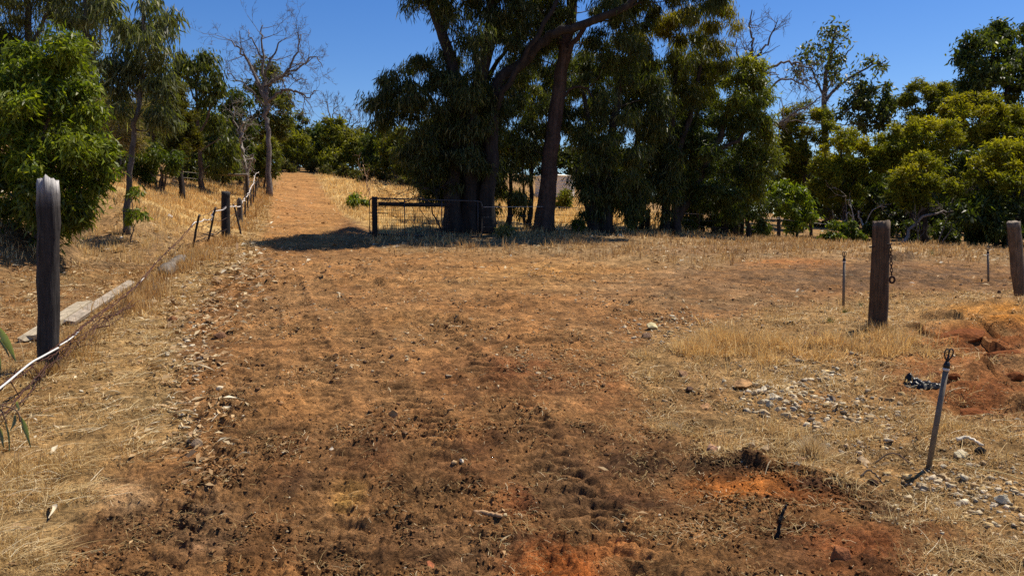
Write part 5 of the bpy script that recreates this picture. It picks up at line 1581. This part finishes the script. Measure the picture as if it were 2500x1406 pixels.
# ------------------------------------------------------------------ standing fence up the track
lf = empty('wire_fence', G(552, 585), 'old wire fence with leaning pickets running up the left side of the track', 'fence')
PK = [(470, 609, 487, 524, 18.4, .030), (506, 599, 526, 506, 19.4, .028), (545, 588, 546, 505, 20.4, .035), (586, 548, 583, 487, 23.5, .085), (590, 566, 570, 500, 21.6, .026),
      (598, 532, 599, 476, 25.6, .028), (606, 522, 606, 474, 27.5, .028), (613, 512, 612, 462, 29.5, .03), (618, 502, 618, 455, 31.5, .03), (623, 492, 623, 446, 34, .032), (628, 480, 627, 436, 38, .034), (633, 468, 632, 428, 42, .036), (637, 458, 637, 424, 46, .036), (642, 450, 641, 420, 50, .038), (646, 442, 646, 418, 54, .04)]
tops = []
mb = post(552, 586, 552, 469, 20.5, .118, .112, (.020, .017, .016), (.03, .026, .024), sides=10, wob=.02, jag=.004, seed=40)
mb.build('strainer_post', M['post'], lf)
for i, (x0, y0, x1, y1, D, rr) in enumerate(PK):
    mb = post(x0, y0, x1, y1, D, rr, rr * .95, (.035, .026, .022) if i != 3 else (.07, .06, .052), (.06, .05, .045), sides=7 if rr < .05 else 12, wob=.05, jag=.01 if rr < .05 else .04, seed=50 + i)
    mb.build('brace' if i == 4 else 'picket', M['post'], lf)
seq = [PK[0], PK[1], (552, 586, 552, 500, 20.3, 0), PK[3], PK[5], PK[7], PK[9], PK[11], PK[13], PK[14]]
for f, colr, rr in ((.96, (.06, .035, .028), .006), (.62, (.055, .032, .026), .006), (.30, (.055, .032, .026), .005)):
    pts = []
    for k, (x0, y0, x1, y1, D, _) in enumerate(seq):
        g0 = P(x0, y0, D)
        g0[2] = gz(g0[0], g0[1])
        pts.append(g0 * (1 - f) + P(x1, y1, D) * f)
        if k < len(seq) - 1:
            x2, y2, x3, y3, D2, _ = seq[k + 1]
            g1 = P(x2, y2, D2)
            g1[2] = gz(g1[0], g1[1])
            mid = (pts[-1] + g1 * (1 - f) + P(x3, y3, D2) * f) / 2
            mid[2] -= .05
            pts.append(mid)
    mb = MB()
    path = smooth_path(pts, 5, .004, 90)
    mb.tube(path, rr * (.8 + path[:, 1] / 45), 5, colr, False)
    mb.build('wire', M['rust'], lf)
wt = [(468, 556, 18.3), (476, 543, 18.5), (497, 538, 19), (515, 536, 19.3), (523, 518, 19.5), (565, 505, 21), (583, 505, 23), (592, 495, 24.5), (598, 485, 25.5), (606, 476, 27.4), (610, 462, 29), (616, 452, 31), (620, 440, 33.5), (622, 428, 36), (630, 421, 40), (640, 419, 47)]
mb = MB()
mb.tube(smooth_path([P(*q) for q in wt], 6, .015, 33), .016, 6, (.62, .56, .50), True)
mb.build('tape', M['cord'], lf)

# rail fence in the paddock
rf = empty('rail_fence', G(490, 456), 'low timber rail on two posts in the dry paddock', 'fence')
for x0, y0, x1, y1, sd_ in ((495, 457, 488, 396, 1), (604, 472, 601, 422, 2)):
    post(x0, y0, x1, y1, 32.0, .075, .065, (.060, .045, .036), (.09, .075, .06), sides=10, seed=60 + sd_).build('post', M['post'], rf)
mb = MB()
mb.tube(smooth_path([P(489, 419, 31.85), P(520, 424, 31.85), P(560, 427, 31.85), P(604, 427, 31.85)], 5, .006, 3), .055, 10, (.20, .165, .13), True, .05, 2)
mb.build('rail', M['rail'], rf)
pf = empty('paddock_fence', G(350, 446), 'two thin posts with a wire in front of the round dark shrub', 'fence')
post(352, 447, 350, 404, 26.2, .045, .04, (.22, .19, .15), (.28, .25, .2), sides=8, seed=71).build('post', M['post'], pf)
post(397, 460, 395, 408, 26.8, .05, .04, (.055, .042, .035), (.08, .06, .05), sides=8, seed=72).build('post', M['post'], pf)
for dz in (0, 14):
    mb = MB()
    mb.tube(smooth_path([P(322, 416 + dz, 26), P(350, 412 + dz, 26.1), P(395, 416 + dz, 26.7), P(450, 420 + dz, 28), P(490, 424 + dz, 31.8)], 5), .007, 4, (.22, .19, .17), False)
    mb.build('wire', M['rust'], pf)

# ------------------------------------------------------------------ gate
gp = lone_post('gate_post', 'square black timber post in front of the left end of the steel gate', 'post', 915, 584, 915, 481, 21.9, .082, .082, (.018, .015, .014), (.03, .026, .024), sides=10, wob=.015, jag=.004, seed=80)
gA, gB = P(903, 578, 22.1), P(1177, 584, 22.3)
gA[2] = gz(gA[0], gA[1]) + .06
gB[2] = gz(gB[0], gB[1]) + .04
gt = empty('steel_gate', gA, 'wide tubular steel gate with wire netting beside the multi stemmed gum', 'gate')
ex = unit(gB - gA)
Lg = float(np.linalg.norm(gB - gA))
ez = np.array((0, 0, 1.0))
Hg = 1.06


def gpt(u, v):
    return gA + ex * u + ez * v


mb = MB()
rc = .10
outl = [(rc, 0), (Lg - rc, 0), (Lg - .03, .03), (Lg, rc), (Lg, Hg - rc), (Lg - .03, Hg - .03), (Lg - rc, Hg), (rc, Hg), (.03, Hg - .03), (0, Hg - rc), (0, rc), (.03, .03), (rc, 0)]
mb.tube(np.array([gpt(*q) for q in outl]), .020, 8, (.05, .045, .042), False)
mb.build('frame', M['steel'], gt)
for u in (1.03, 2.13, 3.2):
    mb = MB()
    mb.tube([gpt(u, 0), gpt(u, Hg)], .017, 8, (.05, .045, .042))
    mb.build('upright', M['steel'], gt)
mb = MB()
for v in np.linspace(.08, .82, 9):
    mb.tube([gpt(0.02, v), gpt(2.3, v)], .0042, 4, (.06, .05, .045), False)
for u in np.linspace(.08, 2.3, 36):
    mb.tube([gpt(u, .02), gpt(u, .80 if u > .1 else .8)], .0038, 4, (.06, .05, .045), False)
mb.build('netting', M['steel'], gt)
for v in (.03, .64):
    mb = MB()
    mb.tube([gpt(-.02, v) - (0, .05, 0), gpt(.55, v - .02) - (0, .05, 0)], .014, 6, (.03, .027, .025))
    mb.build('hinge', M['steel'], gt)
mb = MB()
mb.tube(smooth_path([P(924, 498, 22.55), P(1000, 500, 22.6), P(1092, 501, 22.7)], 4), .062, 10, (.025, .02, .018), True, .05, 5)
tag(mb.build('timber_rail', M['post'], None, True, origin=P(924, 498, 22.55)), 'heavy black timber rail running just behind the steel gate', 'rail')
bare_tree('dead_branch', 'dry dead branch lying along the top of the steel gate', 'branch', 22.8,
          [([(1085, 488), (1040, 484), (980, 488), (935, 492)], .025, .008), ([(1060, 485), (1010, 476), (970, 474)], .014, .005), ([(1030, 484), (990, 478), (950, 484)], .012, .005), ([(1080, 486), (1060, 470), (1020, 466)], .012, .005)],
          (.05, .04, .035), 20, 3, .7, .4, .1, minr=.005)

# ------------------------------------------------------------------ wire fence behind the grove
gf = empty('wire_fence', G(1703, 576), 'plain wire fence with dark round posts in the shade of the right hand trees', 'fence')
FP = [(1180, 584, 1180, 500, 22.5, .02), (1345, 572, 1345, 500, 24.6, .05), (1580, 574, 1580, 514, 27, .10), (1703, 576, 1702, 519, 29, .075), (1811, 579, 1812, 524, 30.5, .075), (1901, 583, 1901, 531, 32, .08), (1980, 588, 1980, 541, 33.5, .07)]
for i, (x0, y0, x1, y1, D, rr) in enumerate(FP[2:]):
    post(x0, y0, x1, y1, D, rr, rr * .95, (.035, .027, .022), (.06, .05, .04), sides=10, seed=90 + i).build('post', M['post'], gf)
FP.append((2090, 596, 2090, 551, 34, .05))
for f in (.93, .62, .33):
    pts = []
    for x0, y0, x1, y1, D, rr in FP:
        g0 = P(x0, y0, D - .1)
        g0[2] = gz(g0[0], g0[1])
        pts.append(g0 * (1 - f) + P(x1, y1, D - .1) * f)
    mb = MB()
    mb.tube(np.array(pts), .009 if f > .9 else .006, 5, (.42, .38, .34) if f > .9 else (.10, .09, .08), False)
    mb.build('wire', M['steel'], gf)

# ------------------------------------------------------------------ water tank
tc_ = P(1354, 486, 47.5)
tc_[2] = gz(tc_[0], tc_[1])
tk = empty('water_tank', tc_, 'pale corrugated water tank glimpsed behind the reddish brown trunk', 'tank')
Rt, Ht = 1.25, 1.32
mb = MB()
zz_ = np.linspace(0, Ht, 61)
mb.tube(np.stack([np.full(61, tc_[0]), np.full(61, tc_[1]), tc_[2] + zz_], -1), Rt + .014 * np.sin(np.arange(61) * PI / 2), 48, (.78, .72, .60), False)
mb.build('wall', M['tank'], tk)
mb = MB()
mb.tube(np.array([tc_ + (0, 0, Ht), tc_ + (0, 0, Ht + .03), tc_ + (0, 0, Ht + .17)]), np.array([Rt + .05, Rt + .04, .12]), 48, (.70, .66, .58), True)
mb.build('roof', M['tank'], tk)

# ------------------------------------------------------------------ small things on the ground
# black plastic scrap
q = G(2252, 948)
nx, ny = 26, 18
u_, v_ = np.meshgrid(np.linspace(-1, 1, nx), np.linspace(-1, 1, ny))
wid = .085 * (1 - .35 * u_ ** 2)
lx = .12 * u_
X_ = lx * .75 + v_ * wid * .55
Y_ = -lx * 1.1 + v_ * wid
hgt = .035 + .05 * np.abs(fbm(u_ * 1.6 + 3, v_ * 1.4, 3, 91)) + .022 * np.sin(v_ * 7 + 3 * fbm(u_, v_, 2, 92)) - .03 * (u_ ** 2 + v_ ** 2)
Zg = np.array([[gz(q[0] + a_, q[1] + b_) for a_, b_ in zip(ra, rb)] for ra, rb in zip(X_, Y_)])
V = np.stack([q[0] + X_, q[1] + Y_, Zg + np.maximum(hgt, .006)], -1).reshape(-1, 3)
ii = (np.arange(ny - 1)[:, None] * nx + np.arange(nx - 1)[None, :]).ravel()
mb = MB()
mb.add(V, np.stack([ii, ii + 1, ii + nx + 1, ii + nx], -1), None, (.006, .006, .0065))
tag(mb.build('plastic_scrap', M['plastic'], None, True, origin=q), 'crumpled scrap of shiny black plastic on the red soil', 'plastic scrap')


def stick(name, label, pts, r0, r1, colr, lifts, mat='rail', sides=7, side_twigs=0):
    pp = []
    for (px, py), l in zip(pts, lifts):
        q = G(px, py)
        q[2] += l
        pp.append(q)
    path = smooth_path(pp, 6, .003, 7)
    mb = MB()
    mb.tube(path, np.linspace(r0, r1, len(path)), sides, colr, True, .1, 3)
    for k in range(side_twigs):
        a_ = path[int(len(path) * (.25 + .2 * k)) % len(path)]
        mb.tube([a_, a_ + np.array((.03 * (-1) ** k, .01, .03))], [.005, .003], 5, colr)
    return tag(mb.build(name, M[mat], None, True, origin=path[0]), label, 'stick')


fq = G(1897, 1312)
mb = MB()
path = smooth_path([fq - (0, 0, .02), P(1903, 1285, fq[1] + .01), P(1910, 1255, fq[1] + .03), P(1919, 1232, fq[1] + .05)], 6, .003, 6)
mb.tube(path, np.linspace(.0105, .006, len(path)), 7, (.018, .014, .012), True, .12, 4)
mb.tube([path[8], path[8] + (.02, 0, .03)], [.005, .003], 5, (.018, .014, .012))
tag(mb.build('charred_stick', M['post'], None, True, origin=path[0]), 'black charred stick poking up from the red soil', 'stick')
stick('brown_stick', 'smooth brown stick lying in the orange soil of the track', [(1158, 1236), (1190, 1253), (1225, 1272)], .013, .010, (.30, .18, .09), [.012, .018, .012])
stick('pale_stick', 'bleached pale stick beside the black charred lump', [(2335, 1082), (2365, 1080), (2400, 1094)], .012, .008, (.58, .50, .38), [.03, .035, .02])
stick('curved_twig', 'thin dark curved twig in front of the leaning pipe foot', [(2130, 1136), (2180, 1128), (2225, 1140)], .005, .004, (.09, .055, .035), [.02, .06, .02])
stick('straight_twig', 'thin bark coloured stick in the soil left of the leaning pipe', [(2100, 1175), (2125, 1168), (2160, 1185)], .006, .004, (.06, .04, .03), [.01, .04, .01])
for i, (p0, p1, wd_, lab) in enumerate([((255, 970), (300, 966), .03, 'long pale bark strip on the left straw verge'), ((120, 1270), (135, 1235), .025, 'tan bark strip in the straw at the lower left corner'), ((330, 888), (368, 880), .025, 'pale bark strip below the fallen wire'), ((425, 1018), (480, 1012), .03, 'pale curled bark strip at the track rim, left'), ((470, 906), (520, 914), .03, 'bent pale bark strip at the track rim, higher up'),
                                                 ((460, 1022), (492, 1024), .03, 'short whitish bark strip at the track rim'), ((625, 682), (660, 674), .03, 'white bark strip on the far left of the track'), ((1960, 850), (1975, 830), .025, 'white bark strip beside the small dark clod'), ((2030, 1005), (2055, 992), .02, 'white leaf shaped bark flake right of the rubble heap'), ((575, 1112), (610, 1110), .02, 'curled straw coloured bark on the brown soil')]):
    a, b = G(*p0), G(*p1)
    d_ = b - a
    sdv = unit(np.cross(d_, (0, 0, 1.0)))
    t_ = np.linspace(0, 1, 9)
    w_ = wd_ * np.sin(np.clip(t_ * .94 + .03, 0, 1) * PI) ** .6 * .5
    mid = a + np.outer(t_, d_) + np.outer(.02 + .025 * np.sin(t_ * PI * 1.3), (0, 0, 1.0)) + np.outer(.02 * np.sin(t_ * 5), sdv)
    V = np.stack([mid - sdv * w_[:, None] + (0, 0, .006), mid - (0, 0, .006), mid + sdv * w_[:, None] + (0, 0, .010)], 1).reshape(-1, 3)
    ii = np.arange(8)[:, None] * 3
    mb = MB()
    mb.add(V, np.vstack([ii + np.array([0, 1, 4, 3]), ii + np.array([1, 2, 5, 4])]), None, (.62, .52, .36) if i != 6 else (.7, .64, .52))
    tag(mb.build('bark_strip', M['litter'], None, True, origin=a), lab, 'bark strip')

# pale grass tuft and small green weeds
def tuft(name, label, cat, px, py, n_, h, spread_, a, b, c, group=None):
    q = G(px, py)
    n_ = int(n_)
    az = rng.uniform(0, 2 * PI, n_)
    rr = np.abs(rng.normal(0, spread_, n_))
    hh = h * rng.uniform(.55, 1.15, n_)
    X, Y = rr * np.cos(az), rr * np.sin(az)
    me = blades(X, Y, np.full(n_, 0.0), hh, np.clip(rr / spread_ * .45 + rng.normal(0, .15, n_), 0, 1.3), np.full(n_, .004), straw_cols(n_, a=a, b=b, c=c), az, name)
    o = link(name, me, M['grass'])
    o.location = [float(k) for k in q]
    return tag(o, label, cat, group)


tuft('grass_tuft', 'spiky pale straw tuft at the edge of the dark soil', 'grass tuft', 1982, 1122, 800, .15, .034, (.72, .60, .36), (.5, .36, .18), (.8, .7, .5))
tuft('grass_tuft', 'small flattened pale straw tuft left of the rubble heap', 'grass tuft', 1640, 1048, 420, .07, .03, (.66, .55, .34), (.45, .33, .18), (.75, .66, .46))
for i, (px, py, lab) in enumerate([(2062, 762, 'tiny green weed at the foot of the upright thin pipe'), (2025, 792, 'tiny green weed in the straw left of the chained post'), (2178, 812, 'tiny green weed right of the chained post foot'), (2100, 745, 'tiny green weed between the upright thin pipe and the chained post'), (2275, 622, 'green weed on the pale mound behind the chained post')]):
    tuft('weed', lab, 'weed', px, py, 70, .09 if i < 4 else .22, .03 if i < 4 else .09, (.10, .14, .03), (.06, .09, .02), (.2, .2, .06), 'small green weeds')

for px, py, lab in [(98, 916, 'dry straw tuft at the foot of the tall weathered post, its left side'), (140, 914, 'dry straw tuft at the foot of the tall weathered post, its right side'), (2118, 818, 'dry straw tuft at the foot of the chained post, its left side'), (2160, 816, 'dry straw tuft at the foot of the chained post, its right side'), (2490, 756, 'dry straw tuft at the foot of the leaning right edge post')]:
    tuft('grass_tuft', lab, 'grass tuft', px, py, 260, .16, .05, (.62, .44, .19), (.38, .23, .085), (.76, .6, .33))

# young gum at the left edge, its leaves reaching into view
st_x = P(-70, 1000, 3.35)
sg = empty('gum_seedling', (st_x[0], st_x[1], gz(st_x[0], st_x[1])), 'young gum at the left edge with a few broad grey green leaves in view', 'seedling')
mb = MB()
b0 = np.array(sg.location)
mb.tube(smooth_path([b0, b0 + (.01, 0, .3), b0 + (-.02, 0, .6), b0 + (.0, .02, .95)], 5), [.011] * 6 + [.008] * 5 + [.005] * 5, 7, (.12, .08, .05))
LEAVES = [((-12, 792), (38, 882), 26, 0), ((-6, 800), (12, 850), 22, .1), ((-10, 822), (22, 872), 12, 0), ((-20, 850), (2, 905), 24, 0), ((36, 1012), (24, 1052), 14, 0), ((48, 1016), (70, 1082), 20, .05), ((52, 1040), (74, 1092), 13, .08), ((12, 1030), (22, 1102), 9, 0), ((-10, 1035), (8, 1092), 18, 0), ((38, 985), (46, 1002), 18, 0), ((-40, 960), (-10, 1010), 22, .05), ((-60, 740), (-25, 800), 24, 0)]
mb.tube(smooth_path([P(-70, 800, 3.35), P(-30, 780, 3.3), P(-5, 796, 3.28)], 5), .004, 5, (.16, .10, .06))
mb.tube(smooth_path([P(-70, 985, 3.35), P(-20, 985, 3.3), P(38, 1000, 3.28), P(50, 1030, 3.28)], 5), .0035, 5, (.16, .10, .06))
mb.tube(smooth_path([P(-20, 985, 3.3), P(5, 1005, 3.28), P(16, 1035, 3.28)], 5), .003, 5, (.16, .10, .06))
mb.build('stem', M['rail'], sg)
mb = MB()
for (a_, b_, w_, dd) in LEAVES:
    A_, B_ = P(a_[0], a_[1], 3.28 + dd), P(b_[0], b_[1], 3.24 + dd)
    d_ = B_ - A_
    sdv = unit(np.cross(d_, (0.3, 1.0, 0.1)))
    t_ = np.linspace(0, 1, 8)
    wv = w_ * 3.28 / F * .5 * np.sin(np.clip(t_, .02, .99) * PI) ** .7 * (1 - .25 * t_)
    mid = A_ + np.outer(t_, d_) + np.outer(.012 * np.sin(t_ * PI), sdv)
    V = np.stack([mid - sdv * wv[:, None], mid + np.outer(np.ones(8), (0, .006, 0)), mid + sdv * wv[:, None]], 1).reshape(-1, 3)
    ii = np.arange(7)[:, None] * 3
    mb.add(V, np.vstack([ii + np.array([0, 1, 4, 3]), ii + np.array([1, 2, 5, 4])]), None, np.array((.17, .20, .13)) * rng.uniform(.8, 1.15))
mb.build('leaves', M['leaf'], sg)


# ------------------------------------------------------------------ light, sky, camera
SUN_EL, SUN_AZ = math.radians(61), math.radians(56)      # azimuth clockwise from straight ahead (+Y)
sd = Vector((math.sin(SUN_AZ) * math.cos(SUN_EL), math.cos(SUN_AZ) * math.cos(SUN_EL), math.sin(SUN_EL)))
L = bpy.data.lights.new('sun', 'SUN')
L.energy = 5.0
L.angle = math.radians(.5)
L.color = (1.0, .92, .78)
sun = bpy.data.objects.new('sun', L)
C.objects.link(sun)
sun.rotation_euler = sd.to_track_quat('Z', 'Y').to_euler()
w = bpy.data.worlds.new('World')
bpy.context.scene.world = w
w.use_nodes = True
nt = w.node_tree
bg = nt.nodes['Background']
sky = nt.nodes.new('ShaderNodeTexSky')
sky.sky_type = 'NISHITA'
sky.sun_disc = False
sky.sun_elevation = SUN_EL
sky.sun_rotation = SUN_AZ
sky.air_density = 1.0
sky.dust_density = .25
sky.ozone_density = 4.0
sky.altitude = 300
hs = nt.nodes.new('ShaderNodeHueSaturation')
hs.inputs['Saturation'].default_value = 1.30
hs.inputs['Hue'].default_value = .512
nt.links.new(sky.outputs[0], hs.inputs['Color'])
nt.links.new(hs.outputs[0], bg.inputs[0])
bg.inputs[1].default_value = .09

cam = bpy.data.cameras.new('camera')
cam.sensor_width = 36
cam.lens = F / 2500 * 36
cam.clip_start = .05
cam.clip_end = 4000
co = bpy.data.objects.new('camera', cam)
C.objects.link(co)
co.location = (0, 0, CAMH)
co.rotation_euler = (PI / 2 - PITCH, 0, 0)
sc = bpy.context.scene
sc.camera = co
sc.view_settings.view_transform = 'Standard'
sc.view_settings.look = 'None'
sc.view_settings.exposure = .45
sc.view_settings.gamma = 1
sc.cycles.max_bounces = 5
sc.cycles.diffuse_bounces = 3
sc.cycles.glossy_bounces = 2
sc.cycles.transmission_bounces = 3
sc.cycles.sample_clamp_indirect = 3
sc.cycles.use_denoising = False
